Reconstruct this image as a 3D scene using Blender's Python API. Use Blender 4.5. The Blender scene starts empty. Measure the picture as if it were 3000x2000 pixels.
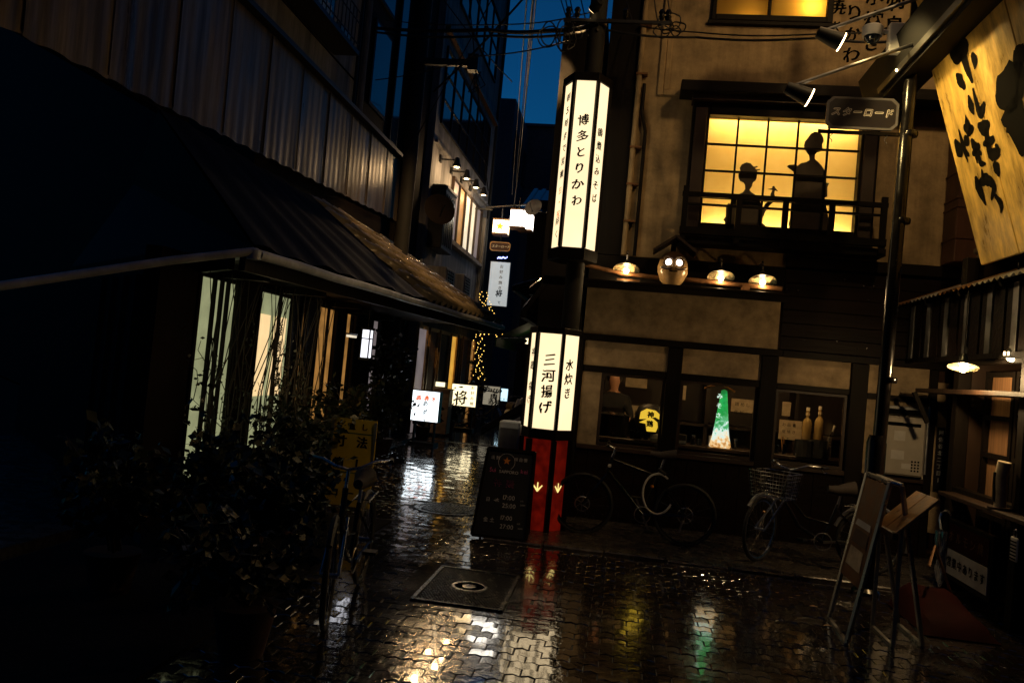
import bpy, math, random
from mathutils import Vector, Matrix
R = math.radians
random.seed(7)
scene = bpy.context.scene
COL = scene.collection
# ---------------------------------------------------------------- camera
H, FPX, YAW, PITCH, ROLL = 1.72, 2333.0, R(8.0), R(1.9), R(5.3)
fw = Vector((-math.sin(YAW)*math.cos(PITCH), math.cos(YAW)*math.cos(PITCH), math.sin(PITCH)))
rt0 = Vector((math.cos(YAW), math.sin(YAW), 0)); up0 = rt0.cross(fw)
rt = rt0*math.cos(ROLL)+up0*math.sin(ROLL); up = up0*math.cos(ROLL)-rt0*math.sin(ROLL)
cam = bpy.data.cameras.new('camera'); cam.sensor_width = 36; cam.lens = FPX/3000*36
cam.clip_start = .05; cam.clip_end = 400
co = bpy.data.objects.new('camera', cam); COL.objects.link(co)
m = Matrix((rt, up, -fw)).transposed().to_4x4(); m.translation = (0, 0, H); co.matrix_world = m
scene.camera = co
# ---------------------------------------------------------------- world, exposure
w = bpy.data.worlds.new('World'); scene.world = w; w.use_nodes = True
nt = w.node_tree; bg = nt.nodes['Background']
sky = nt.nodes.new('ShaderNodeTexSky'); sky.sky_type = 'NISHITA'; sky.sun_disc = False
sky.sun_elevation = R(-2.5); sky.sun_rotation = R(0); sky.altitude = 30; sky.air_density = 1.0; sky.dust_density = .3; sky.ozone_density = 6
mx = nt.nodes.new('ShaderNodeMix'); mx.data_type = 'RGBA'; mx.blend_type = 'MULTIPLY'; mx.inputs[0].default_value = 1
mx.inputs[7].default_value = (.10, 1.3, .62, 1)
nt.links.new(sky.outputs[0], mx.inputs[6]); nt.links.new(mx.outputs[2], bg.inputs[0])
bg.inputs[1].default_value = 1.08
vs = scene.view_settings; vs.view_transform = 'Standard'; vs.look = 'None'; vs.exposure = 0; vs.gamma = 1
cy = scene.cycles; cy.use_denoising = True; cy.sample_clamp_indirect = 3; cy.caustics_reflective = False; cy.caustics_refractive = False
cy.max_bounces = 6; cy.diffuse_bounces = 3; cy.glossy_bounces = 3; cy.transmission_bounces = 4; cy.transparent_max_bounces = 8
try: cy.denoiser = 'OPENIMAGEDENOISE'
except Exception: pass
# ---------------------------------------------------------------- helpers
CAM = Vector((0, 0, H))
def ray(x, y): return fw+rt*((x-1500)/FPX)-up*((y-1000)/FPX)
def onY(x, y, Y): d = ray(x, y); return CAM+d*(Y/d.y)
def onX(x, y, X): d = ray(x, y); return CAM+d*(X/d.x)
def onZ(x, y, Z=0.): d = ray(x, y); return CAM+d*((Z-H)/d.z)
V = Vector
OFF = {}
class MB:
    def __init__(s): s.v = []; s.f = []
    def add(s, vs, fs):
        b = len(s.v); s.v += [V(p) for p in vs]; s.f += [tuple(i+b for i in f) for f in fs]; return s
    def bx(s, x0, x1, y0, y1, z0, z1, M=None):
        p = [V((x, y, z)) for z in (z0, z1) for y in (y0, y1) for x in (x0, x1)]
        if M: p = [M @ q for q in p]
        return s.add(p, [(0, 2, 3, 1), (4, 5, 7, 6), (0, 1, 5, 4), (2, 6, 7, 3), (0, 4, 6, 2), (1, 3, 7, 5)])
    def tube(s, pts, r, n=8, r1=None, caps=True, closed=False):
        pts = [V(p) for p in pts]; k = len(pts); vs = []; prev = None
        for i, p in enumerate(pts):
            if closed: t = pts[(i+1) % k]-pts[i-1]
            else: t = pts[min(i+1, k-1)]-pts[max(i-1, 0)]
            t.normalize()
            if prev is None: a = t.orthogonal().normalized()
            else: a = (prev-t*prev.dot(t)).normalized()
            prev = a; b = t.cross(a)
            rr = r if r1 is None else r+(r1-r)*i/max(1, k-1)
            vs += [p+(a*math.cos(2*math.pi*j/n)+b*math.sin(2*math.pi*j/n))*rr for j in range(n)]
        fs = []
        for i in range(k if closed else k-1):
            o = i*n; q = ((i+1) % k)*n
            fs += [(o+j, o+(j+1) % n, q+(j+1) % n, q+j) for j in range(n)]
        if caps and not closed: fs += [tuple(range(n))[::-1], tuple((k-1)*n+j for j in range(n))]
        return s.add(vs, fs)
    def bar(s, a, b, r, n=8, r1=None): return s.tube([a, b], r, n, r1)
    def beam(s, a, b, wx, wy, upv=(0, 0, 1)):
        a = V(a); b = V(b); t = (b-a); L = t.length; t.normalize()
        x = t.cross(V(upv))
        if x.length < 1e-4: x = t.cross(V((0, 1, 0)))
        x.normalize(); y = x.cross(t)
        M = Matrix((x, t, y)).transposed().to_4x4(); M.translation = a
        return s.bx(-wx/2, wx/2, 0, L, -wy/2, wy/2, M)
    def lathe(s, prof, n=24, c=(0, 0, 0), axis=None, sx=1, sy=1):
        c = V(c); vs = []
        if axis is None: X, Y, Z = V((1, 0, 0)), V((0, 1, 0)), V((0, 0, 1))
        else:
            Z = V(axis).normalized(); X = Z.orthogonal().normalized(); Y = Z.cross(X)
        for r, z in prof: vs += [c+X*(r*sx*math.cos(2*math.pi*j/n))+Y*(r*sy*math.sin(2*math.pi*j/n))+Z*z for j in range(n)]
        fs = []
        for i in range(len(prof)-1):
            o = i*n; fs += [(o+j, o+(j+1) % n, o+n+(j+1) % n, o+n+j) for j in range(n)]
        if prof[0][0] > 1e-4: fs.append(tuple(range(n))[::-1])
        if prof[-1][0] > 1e-4: fs.append(tuple((len(prof)-1)*n+j for j in range(n)))
        return s.add(vs, fs)
    def prism(s, poly, o, X, Y, t):
        o = V(o); X = V(X); Y = V(Y); N = X.cross(Y).normalized()*t; k = len(poly)
        a = [o+X*p[0]+Y*p[1] for p in poly]
        return s.add(a+[q+N for q in a], [tuple(range(k))[::-1], tuple(range(k, 2*k))]+[(i, (i+1) % k, k+(i+1) % k, k+i) for i in range(k)])
    def quad(s, *p): return s.add(p, [tuple(range(len(p)))])
    def build(s, name, mat, parent=None, smooth=False, bevel=0, off=None, kind=None):
        me = bpy.data.meshes.new(name)
        o0 = OFF.get(parent, V((0, 0, 0))) if off is None else V(off)
        me.from_pydata([tuple(p-o0) for p in s.v], [], s.f); me.materials.append(M[mat] if isinstance(mat, str) else mat)
        if smooth:
            me.shade_smooth()
            try: me.set_sharp_from_angle(angle=R(40))
            except Exception: pass
        me.update()
        ob = bpy.data.objects.new(name, me); COL.objects.link(ob)
        if parent is not None: ob.parent = parent; OFF[ob] = o0
        elif off is not None: ob.location = o0; OFF[ob] = o0
        else: OFF[ob] = V((0, 0, 0))
        if bevel:
            b = ob.modifiers.new('bevel', 'BEVEL'); b.width = bevel; b.segments = 1; b.limit_method = 'ANGLE'
        if kind: ob['kind'] = kind
        return ob
def thing(name, label, cat, loc=(0, 0, 0), group=None):
    o = bpy.data.objects.new(name, None); o.empty_display_size = .1; COL.objects.link(o); o.location = loc; OFF[o] = V(loc)
    return tag(o, label, cat, group)
def tag(o, label, cat, group=None):
    o['label'] = label; o['category'] = cat
    if group: o['group'] = group
    return o
def copy_tree(o, parent=None, loc=None, rz=None, label=None):
    c = o.copy(); COL.objects.link(c); c.parent = parent
    if loc is not None: c.location = loc
    if rz is not None: c.rotation_euler.z = rz
    if label: c['label'] = label
    for ch in list(o.children): copy_tree(ch, c)
    return c
# ---------------------------------------------------------------- materials
M = {}
def mat(name, col, rough=.6, metal=0., var=.35, scale=6., bump=.0, bscale=60., stretch=(1, 1, 1), rvar=.0, spec=.5, trans=0., coat=0., ior=1.5, world=False, puddle=False, streak=0.):
    mt = bpy.data.materials.new(name); mt.use_nodes = True; t = mt.node_tree; b = t.nodes['Principled BSDF']
    b.inputs['Roughness'].default_value = rough; b.inputs['Metallic'].default_value = metal
    b.inputs['Specular IOR Level'].default_value = spec
    b.inputs['IOR'].default_value = ior
    if trans: b.inputs['Transmission Weight'].default_value = trans
    if coat: b.inputs['Coat Weight'].default_value = coat; b.inputs['Coat Roughness'].default_value = .05; b.inputs['Coat IOR'].default_value = 1.7
    tc = t.nodes.new('ShaderNodeTexCoord'); mp = t.nodes.new('ShaderNodeMapping'); mp.inputs['Scale'].default_value = stretch
    if world: ge = t.nodes.new('ShaderNodeNewGeometry'); t.links.new(ge.outputs['Position'], mp.inputs[0])
    else: t.links.new(tc.outputs['Object'], mp.inputs[0])
    n = t.nodes.new('ShaderNodeTexNoise'); n.inputs['Scale'].default_value = scale; n.inputs['Detail'].default_value = 6; n.inputs['Roughness'].default_value = .65
    t.links.new(mp.outputs[0], n.inputs['Vector'])
    cr = t.nodes.new('ShaderNodeValToRGB'); e = cr.color_ramp.elements
    e[0].position = .3; e[1].position = .7
    e[0].color = tuple(c*(1-var) for c in col)+(1,); e[1].color = tuple(min(1, c*(1+var)) for c in col)+(1,)
    t.links.new(n.outputs[0], cr.inputs[0]); t.links.new(cr.outputs[0], b.inputs['Base Color'])
    if streak:
        mp2 = t.nodes.new('ShaderNodeMapping'); mp2.inputs['Scale'].default_value = (2.4, 2.4, .16); t.links.new(tc.outputs['Object'], mp2.inputs[0])
        n3 = t.nodes.new('ShaderNodeTexNoise'); n3.inputs['Scale'].default_value = 2.2; n3.inputs['Detail'].default_value = 8; n3.inputs['Roughness'].default_value = .7; t.links.new(mp2.outputs[0], n3.inputs['Vector'])
        m3 = t.nodes.new('ShaderNodeMapRange'); m3.inputs[1].default_value = .38; m3.inputs[2].default_value = .62; m3.inputs[3].default_value = 1-streak; m3.inputs[4].default_value = 1.1; t.links.new(n3.outputs[0], m3.inputs[0])
        vm3 = t.nodes.new('ShaderNodeVectorMath'); vm3.operation = 'SCALE'; t.links.new(cr.outputs[0], vm3.inputs[0]); t.links.new(m3.outputs[0], vm3.inputs['Scale']); t.links.new(vm3.outputs[0], b.inputs['Base Color'])
    if puddle:
        np_ = t.nodes.new('ShaderNodeTexNoise'); np_.inputs['Scale'].default_value = 1.1; np_.inputs['Detail'].default_value = 5; np_.inputs['Roughness'].default_value = .6
        t.links.new(mp.outputs[0], np_.inputs['Vector']); mr = t.nodes.new('ShaderNodeMapRange'); mr.inputs[1].default_value = .40; mr.inputs[2].default_value = .68; mr.inputs[3].default_value = .025; mr.inputs[4].default_value = .24
        t.links.new(np_.outputs[0], mr.inputs[0]); t.links.new(mr.outputs[0], b.inputs['Roughness'])
    elif rvar:
        mr = t.nodes.new('ShaderNodeMapRange'); mr.inputs[3].default_value = max(.02, rough-rvar); mr.inputs[4].default_value = rough+rvar
        mr.inputs[1].default_value = .35; mr.inputs[2].default_value = .65
        t.links.new(n.outputs[0], mr.inputs[0]); t.links.new(mr.outputs[0], b.inputs['Roughness'])
    if bump:
        n2 = t.nodes.new('ShaderNodeTexNoise'); n2.inputs['Scale'].default_value = bscale; n2.inputs['Detail'].default_value = 5
        t.links.new(mp.outputs[0], n2.inputs['Vector'])
        bp = t.nodes.new('ShaderNodeBump'); bp.inputs['Strength'].default_value = bump; bp.inputs['Distance'].default_value = .01
        t.links.new(n2.outputs[0], bp.inputs['Height']); t.links.new(bp.outputs[0], b.inputs['Normal'])
    M[name] = mt; return mt
def emat(name, col, s=1., var=0., scale=5., base=None):
    mt = bpy.data.materials.new(name); mt.use_nodes = True; t = mt.node_tree; b = t.nodes['Principled BSDF']
    b.inputs['Base Color'].default_value = (base or tuple(c*.5 for c in col))+(1,); b.inputs['Roughness'].default_value = .5
    b.inputs['Emission Color'].default_value = col+(1,); b.inputs['Emission Strength'].default_value = s
    if var:
        tc = t.nodes.new('ShaderNodeTexCoord'); n = t.nodes.new('ShaderNodeTexNoise'); n.inputs['Scale'].default_value = scale; n.inputs['Detail'].default_value = 4
        t.links.new(tc.outputs['Object'], n.inputs['Vector'])
        cr = t.nodes.new('ShaderNodeValToRGB'); e = cr.color_ramp.elements; e[0].position = .35; e[1].position = .65
        e[0].color = tuple(c*(1-var) for c in col)+(1,); e[1].color = col+(1,)
        t.links.new(n.outputs[0], cr.inputs[0]); t.links.new(cr.outputs[0], b.inputs['Emission Color'])
    mt.cycles.emission_sampling = 'FRONT_BACK'
    M[name] = mt; return mt
def tmat(name, col):      # translucent paper / frosted glass, lit by lamps behind it
    mt = bpy.data.materials.new(name); mt.use_nodes = True; t = mt.node_tree; t.nodes.remove(t.nodes['Principled BSDF'])
    tr = t.nodes.new('ShaderNodeBsdfTranslucent'); df = t.nodes.new('ShaderNodeBsdfDiffuse'); mxs = t.nodes.new('ShaderNodeMixShader')
    tc = t.nodes.new('ShaderNodeTexCoord'); n = t.nodes.new('ShaderNodeTexNoise'); n.inputs['Scale'].default_value = 4; n.inputs['Detail'].default_value = 7
    cr = t.nodes.new('ShaderNodeValToRGB'); e = cr.color_ramp.elements; e[0].position = .3; e[1].position = .7
    e[0].color = (col[0]*.92, col[1]*.86, col[2]*.7, 1); e[1].color = col+(1,)
    t.links.new(tc.outputs['Object'], n.inputs['Vector']); t.links.new(n.outputs[0], cr.inputs[0]); t.links.new(cr.outputs[0], tr.inputs[0])
    df.inputs[0].default_value = (.25, .2, .12, 1); mxs.inputs[0].default_value = .15
    t.links.new(tr.outputs[0], mxs.inputs[1]); t.links.new(df.outputs[0], mxs.inputs[2]); t.links.new(mxs.outputs[0], t.nodes['Material Output'].inputs[0])
    M[name] = mt
mat('plaster', (.33, .235, .12), .85, var=.5, scale=2.6, bump=.5, bscale=26, streak=0.22)
mat('plaster2', (.36, .265, .155), .85, var=.45, scale=4.5, bump=.8, bscale=22, streak=0.0)
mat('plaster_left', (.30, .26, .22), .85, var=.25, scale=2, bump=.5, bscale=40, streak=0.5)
mat('darkwood', (.0065, .0045, .003), .55, var=.5, scale=5, bump=.3, bscale=30, stretch=(1, 1, .15), spec=.12)
mat('darkwood_h', (.0065, .0045, .003), .5, var=.5, scale=5, bump=.3, bscale=30, stretch=(.15, 1, 1), spec=.12)
mat('brownwood', (.024, .011, .005), .5, var=.5, scale=6, bump=.3, bscale=30, stretch=(.3, 1, .3))
mat('plank', (.008, .004, .0025), .5, var=.6, scale=5, bump=.5, bscale=22, stretch=(.12, 1, 1.2), spec=.12)
mat('lightwood', (.48, .27, .10), .4, var=.45, scale=9, bump=.3, bscale=50, stretch=(.5, 1.5, 1), rvar=.15)
mat('signboard_wood', (.50, .32, .075), .38, var=.75, scale=2.6, bump=.25, bscale=18, stretch=(3, 3, .35), rvar=.12)
mat('black', (.008, .008, .008), .5, var=.1)
mat('matte_black', (.004, .004, .004), .8, var=.2, spec=.2)  # plain matte black, one even colour
mat('blackgloss', (.008, .008, .009), .22, var=.1)
mat('ink', (.003, .0025, .002), .8, var=0, spec=.05)
mat('steel', (.45, .45, .46), .28, 1., var=.15, rvar=.1)
mat('galv', (.30, .30, .31), .4, .8, var=.3, rvar=.12)
mat('alu', (.4, .39, .38), .33, .9, var=.2, rvar=.1)
mat('rust', (.16, .075, .03), .55, .5, var=.5, scale=8, rvar=.15, bump=.2)
mat('polemetal', (.007, .006, .006), .2, .3, var=.3, scale=4, rvar=.1)
mat('rubber', (.012, .012, .012), .6, var=.2)
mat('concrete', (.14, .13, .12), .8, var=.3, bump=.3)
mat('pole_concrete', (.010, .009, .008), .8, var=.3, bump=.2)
mat('metalband', (.22, .17, .12), .42, .35, var=.45, scale=3, stretch=(1, 1, .12), rvar=.15, streak=0.65)
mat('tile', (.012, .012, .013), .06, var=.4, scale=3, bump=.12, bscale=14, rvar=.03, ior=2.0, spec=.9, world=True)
mat('gutter', (.5, .52, .56), .35, .0, var=.3, spec=.6)
mat('stone', (.06, .052, .045), .25, var=.3, scale=8, bump=.5, bscale=40, rvar=.15)
mat('paver', (.022, .017, .014), .07, var=.4, scale=5, bump=.28, bscale=20, ior=2.0, spec=.95, coat=1., world=True, puddle=True)
mat('paver2', (.03, .02, .015), .09, var=.4, scale=5, bump=.34, bscale=20, ior=2.0, spec=.95, coat=1., world=True, puddle=True)
mat('grout', (.008, .007, .006), .5, var=.4, scale=3, bump=.25, bscale=60)
mat('asphalt', (.035, .033, .032), .08, var=.4, scale=3, bump=.2, bscale=22, rvar=.05, ior=2.0, spec=.95, coat=1., world=True)
mat('castiron', (.025, .024, .023), .22, .6, var=.4, scale=12, bump=.4, bscale=90, rvar=.1)
mat('matte_cover', (.006, .0055, .005), .6, var=.4, scale=4, bump=.3, bscale=20, spec=.1)
mat('tile_lit', (.40, .31, .19), .16, .4, var=.4, scale=3, bump=.2, bscale=9, rvar=.06, world=True)  # far tiles coloured pale gold and shiny to carry the highlight there
mat('soil', (.012, .010, .008), .9, var=.5, scale=20, bump=1., bscale=60, spec=.15)
mat('leaf', (.018, .03, .009), .38, var=.5, scale=9)
mat('leaf2', (.026, .034, .010), .42, var=.5, scale=9)
mat('twig', (.05, .035, .02), .7, var=.3)
mat('terracotta', (.06, .025, .014), .7, var=.3)
mat('bottleglass', (.75, .52, .2), .06, var=.1, trans=.6)
mat('glass', (.9, .95, .95), .03, var=0, trans=1.)
mat('darkglass', (.01, .014, .02), .06, var=.1, spec=.9)
mat('liquid', (.85, .6, .2), .2, var=.2, trans=.35)
mat('paper', (.5, .4, .26), .7, var=.3, scale=10)
mat('papergrey', (.55, .53, .5), .6, var=.15)
mat('enamel', (.75, .70, .58), .25, var=.05)
mat('enamel_warm', (.75, .58, .32), .35, var=.05)
mat('enamel_green', (.01, .012, .01), .3, var=.1)
mat('white_paint', (.6, .6, .6), .4, var=.1)
mat('heater', (.42, .38, .32), .45, var=.08)
mat('yellowboard', (.6, .42, .04), .5, var=.15, scale=6)
mat('chalkboard', (.012, .012, .012), .5, var=.3, scale=5)
mat('chalk', (.55, .55, .58), .8, var=.2)
mat('chalkpink', (.6, .12, .3), .8, var=.2)
mat('star_orange', (.7, .25, .03), .6, var=0)
mat('skin', (.42, .22, .13), .5, var=.1)
mat('clothblack', (.01, .01, .011), .9, var=.2)
mat('redcloth', (.025, .002, .0015), .8, var=.3, spec=.1)
mat('plasticclear', (.7, .7, .75), .12, var=.1, trans=.75)
mat('cushion', (.05, .04, .035), .8, var=.2)
mat('daruma', (.40, .26, .12), .25, var=.5, scale=5, bump=.2, bscale=10)
mat('daruma_dark', (.05, .025, .01), .3, var=.4)
mat('plaque', (.010, .008, .010), .4, var=.15)
mat('plaque_letter', (.55, .52, .5), .5, var=.1)
mat('plaque_trim', (.07, .067, .075), .4, var=.1)
mat('silhouette', (.045, .034, .022), .8, var=.3, scale=5)
mat('silhouette_robe', (.07, .055, .038), .8, var=.3, scale=4)
mat('bldg_far', (.11, .12, .14), .8, var=.2)
mat('bldg_grey', (.24, .23, .24), .8, var=.2, scale=1.5, bump=.3, streak=0.5)
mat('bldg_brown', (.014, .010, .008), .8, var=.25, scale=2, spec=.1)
mat('awning_green', (.02, .09, .03), .6, var=.2)
mat('bike_black', (.008, .008, .008), .16, var=.1)
mat('reflector', (.7, .25, .02), .15, var=0)
mat('duct', (.07, .028, .014), .45, .3, var=.4, scale=5, stretch=(1, 1, .3))
mat('curtain', (.20, .10, .04), .8, var=.4, scale=10, stretch=(3, 3, .1))
emat('redink', (.95, .16, .03), .85)
emat('blueink', (.08, .25, .6), .8)
emat('lantern_white', (1., .76, .44), 1.5, .16, 1.4)
emat('lantern_red', (.30, .010, .003), .28, .65, 9.)
emat('arrow_glow', (1., .78, .25), 1.2)
emat('bulb', (1., .78, .45), 26)
emat('bulb_soft', (1., .72, .38), 16)
emat('spot_face', (1., .72, .36), 4)
emat('street_cube', (1., .60, .26), 6)
emat('cube_white', (1., .93, .80), 7., .3, 9)
emat('cube_warm', (1., .74, .38), 5.)
emat('cube_star', (1., .62, .02), .9)
emat('sign_cool', (.80, .88, .92), 3.0, .25, 2.)
emat('sign_cool2', (.66, .72, .74), .62, .1, 3.)
emat('sign_warm', (1., .84, .50), 2.0, .2, 2.)
emat('sign_dim', (.55, .48, .34), .45)
emat('sign_blue', (.55, .82, .95), 1.5)
emat('win_green', (.40, .42, .22), .75, .3, 4)
emat('win_paper', (1., .70, .34), 1.05, .1, 5)
emat('win_amber', (.9, .45, .06), .9, .35, 3)
emat('win_amber_dim', (.7, .33, .08), .5, .5, 5)
emat('win_lit', (.95, .82, .60), .95, .25, 2)
emat('win_lit_dim', (.55, .45, .45), .3, .3, 2)
emat('white_lamp', (.92, .92, 1.), 1.6)
emat('fairy', (1., .60, .12), 3.5)
emat('fairy_blue', (.3, .35, 1.), 6)
emat('fan_yellow', (1., .62, .05), .85)
emat('disp_green', (.02, .30, .06), .8, .6, 14)
emat('disp_white', (.75, .95, .85), 1.0, .5, 14)
emat('disp_orange', (1., .5, .15), .9, .5, 12)
emat('disp_text', (.8, 1., .85), .9)
emat('eye', (1., .85, .72), 7)
emat('tube_top', (1., .78, .42), 50)
emat('led', (.1, .25, 1.), 3)
def disp_mat():
    mt = emat('disp_print', (.1, .5, .1), 1.0); t = mt.node_tree; b = t.nodes['Principled BSDF']; tc = t.nodes.new('ShaderNodeTexCoord'); sx = t.nodes.new('ShaderNodeSeparateXYZ'); t.links.new(tc.outputs['Generated'], sx.inputs[0])
    n = t.nodes.new('ShaderNodeTexNoise'); n.inputs['Scale'].default_value = 22; n.inputs['Detail'].default_value = 6; t.links.new(tc.outputs['Object'], n.inputs['Vector'])
    ad = t.nodes.new('ShaderNodeMath'); ad.operation = 'MULTIPLY_ADD'; ad.inputs[1].default_value = .85; t.links.new(n.outputs[0], ad.inputs[0]); sb = t.nodes.new('ShaderNodeMath'); sb.operation = 'SUBTRACT'; sb.inputs[1].default_value = .42; t.links.new(sx.outputs[2], sb.inputs[0]); t.links.new(sb.outputs[0], ad.inputs[2])
    cr = t.nodes.new('ShaderNodeValToRGB'); e = cr.color_ramp.elements; e[0].position = .0; e[0].color = (.5, .18, .03, 1); e[1].position = 1.; e[1].color = (.01, .16, .03, 1)
    for q, c in ((.12, (1., .6, .25, 1)), (.22, (.95, .9, .7, 1)), (.34, (.75, .95, .9, 1)), (.42, (.15, .55, .25, 1)), (.55, (.01, .30, .05, 1)), (.75, (.02, .42, .09, 1))): k = e.new(q); k.color = c
    t.links.new(ad.outputs[0], cr.inputs[0]); t.links.new(cr.outputs[0], b.inputs['Emission Color'])
disp_mat()
tmat('shoji_paper', (1., .70, .24)); tmat('frosted', (1., .52, .07))
# ---------------------------------------------------------------- lettering
GL = {}
def glyph(ch):
    if ch not in GL:
        cu = bpy.data.curves.new('g', 'FONT'); cu.body = ch; cu.resolution_u = 3; cu.size = 1; cu.offset = 0.0
        ob = bpy.data.objects.new('g', cu); me = ob.to_mesh()
        vs = [v.co.copy() for v in me.vertices]; fs = [tuple(p.vertices) for p in me.polygons]
        ob.to_mesh_clear(); bpy.data.objects.remove(ob); bpy.data.curves.remove(cu)
        if vs:
            x0 = min(v.x for v in vs); x1 = max(v.x for v in vs); y0 = min(v.y for v in vs); y1 = max(v.y for v in vs)
        else: x0 = x1 = y0 = y1 = 0
        GL[ch] = (vs, fs, x0, x1, y0, y1)
    return GL[ch]
def lettering(s, mt, parent, o, X, Y, size, vertical=False, step=1.08, bold=.0, brush=0., slant=0., wide=1., name='lettering', lift=.003, jit=0.):
    """o = centre of the first character, X right, Y up on the surface"""
    o = V(o); X = V(X).normalized(); Y = V(Y).normalized(); N = X.cross(Y); mb = MB(); rr = random.Random(len(s)*31+ord(s[0]))
    pos = V((0, 0, 0)); cx = 0.
    for i, ch in enumerate(s):
        if ch == ' ':
            cx += .55*step; continue
        vs, fs, x0, x1, y0, y1 = glyph(ch)
        if not vs: cx += step; continue
        wd = x1-x0; k = .82 if ord(ch) > 0x2000 else 1.
        if vertical:
            mx_, my_ = (x0+x1)/2, .36 if (ch in '・ー、' or ord(ch) < 256) else (y0+y1)/2; base = V((0, -cx*size, 0)); cx += step
        else:
            if ord(ch) > 0x2000: mx_ = (x0+x1)/2; base = V((cx*size, 0, 0)); cx += step
            else: mx_ = x0; base = V(((cx)*size, 0, 0)); cx += wd+.08*step
            my_ = .36
        jx, jy = rr.uniform(-jit, jit), rr.uniform(-jit, jit)
        out = []
        for v in vs:
            x = (v.x-mx_)*k*wide; y = (v.y-my_)*k
            if vertical and ch == 'ー': x, y = y, -x
            if brush:
                x += brush*(.5*math.sin(9*y+i*1.7+3*x)+.3*math.sin(23*x+11*y)); y += brush*(.5*math.sin(8*x+i*2.3)+.3*math.sin(19*y+7*x))
                x *= 1+.12*math.sin(i*2.1); y += .10*x
            out.append(base+V(((x+slant*y+jx)*size, (y+jy)*size, 0)))
        tgt = MB() if size >= .1 else mb
        for bxo, byo in (((0, 0),) if not bold else ((-bold, 0), (bold, 0), (0, bold*.5), (0, -bold*.5))):
            lf = lift+bxo*.006+byo*.009
            tgt.add([o+X*(p.x+bxo*size)+Y*(p.y+byo*size)+N*lf for p in out], fs)
        if size >= .1: tgt.build(name.replace('lettering', 'character'), mt, parent, kind='stuff')
    if size < .1: return mb.build(name, mt, parent, kind='stuff')
XP, XN, YP, YN, ZP, ZN = V((1, 0, 0)), V((-1, 0, 0)), V((0, 1, 0)), V((0, -1, 0)), V((0, 0, 1)), V((0, 0, -1))
# ================================================================ SETTING: ground
g = MB().quad((-60, -20, -.03), (60, -20, -.03), (60, 80, -.03), (-60, 80, -.03)).build('ground', 'asphalt'); g['kind'] = 'structure'
st = MB().bx(-4.3, 4.2, 2.2, 17.2, -.2, -.006).build('street', 'grout'); st['kind'] = 'structure'
al = MB().bx(-4.2, -.3, 17.21, 45, -.2, .0).build('alley_road', 'asphalt'); al['kind'] = 'structure'
HX0, HX1, HY0, HY1 = -1.36, -.68, 5.64, 6.66
def paver_mesh(w, d, mt, seed, wav=.012, h=.03):
    rr = random.Random(seed); n = 4; pts = []
    for i in range(n+1): pts.append((-w/2+w*i/n, -d/2+wav*(1 if i % 2 else -1)))
    for i in range(n+1): pts.append((w/2-w*i/n, d/2+wav*(1 if (n-i) % 2 else -1)))
    k = len(pts); me = bpy.data.meshes.new('paver'); vs = []
    tx, ty = rr.uniform(-.0008, .0008), rr.uniform(-.0008, .0008)
    for sc, z in ((1, -h), (1, -.003), (.968, .0)):
        for x, y in pts: vs.append((x*sc, y*(sc if sc == 1 else .95), z+(tx*x+ty*y)/w*2*(z > -.02)))
    fs = [(i, (i+1) % k, k+(i+1) % k, k+i) for i in range(k)]+[(k+i, k+(i+1) % k, 2*k+(i+1) % k, 2*k+i) for i in range(k)]+[tuple(range(2*k, 3*k))]
    me.from_pydata(vs, [], fs); me.materials.append(M[mt]); me.update(); return me
sb_ = MB().bx(-4.25, -2.25, 2.2, 8.2, -.1, .012).build('planting_bed', 'soil'); sb_['kind'] = 'structure'  # soil bed under the plants, put over the paving to drop its sky glints
PW, PD = .172, .108
pmesh = [paver_mesh(PW-.006, PD-.006, 'paver' if i % 3 else 'paver2', i) for i in range(9)]
spots = []
row = 0; y = 3.4
while y < 17.0:
    x = -4.2+(PW/2 if row % 2 else 0)
    while x < 4.1:
        if x < -2.16 and y < 8.26: x += PW; continue
        if y >= 8.0 and x > -1.0: x += PW; continue          # apron before the restaurant
        if 7.86 <= y < 8.05 and x > -1.25: x += PW; continue  # kerb row
        if HX0-.14 < x < HX1+.14 and HY0-.10 < y < HY1+.10: x += PW; continue
        if (x+1.89)**2+(y-9.27)**2 < .45**2: x += PW; continue
        spots.append((x, y)); x += PW
    y += PD; row += 1
vis = []
for i, (x, y) in enumerate(spots):
    d = V((x, y, 0))-CAM; z = d.dot(fw); px = 1500+FPX*d.dot(rt)/z; py = 1000-FPX*d.dot(up)/z
    if 1020 < px < 3030 and py < 2030 and z > 0: vis.append((z+ (2 if px > 2300 else 0), i))
vis.sort(); near = set(i for _, i in vis[:300])
rest = MB(); rest2 = MB()
for i, (x, y) in enumerate(spots):
    me = pmesh[(i*7+i//13) % 9]; rz = random.uniform(-.015, .015); dz = random.uniform(-.003, .004)
    if i in near:
        o = bpy.data.objects.new('paver', me); COL.objects.link(o); o.parent = st; o.location = (x, y, dz); o.rotation_euler = (random.uniform(-.004, .004), random.uniform(-.004, .004), rz)
    else:
        rm = Matrix.Translation((x, y, dz)) @ Matrix.Rotation(rz, 4, 'Z') @ Matrix.Rotation(random.uniform(-.014, .014), 4, 'X') @ Matrix.Rotation(random.uniform(-.012, .012), 4, 'Y')
        (rest if i % 3 else rest2).add([rm @ v.co for v in me.vertices], [tuple(p.vertices) for p in me.polygons])
rest.build('paver_field', 'paver', st, kind='stuff'); rest2.build('paver_field', 'paver2', st, kind='stuff')
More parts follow.
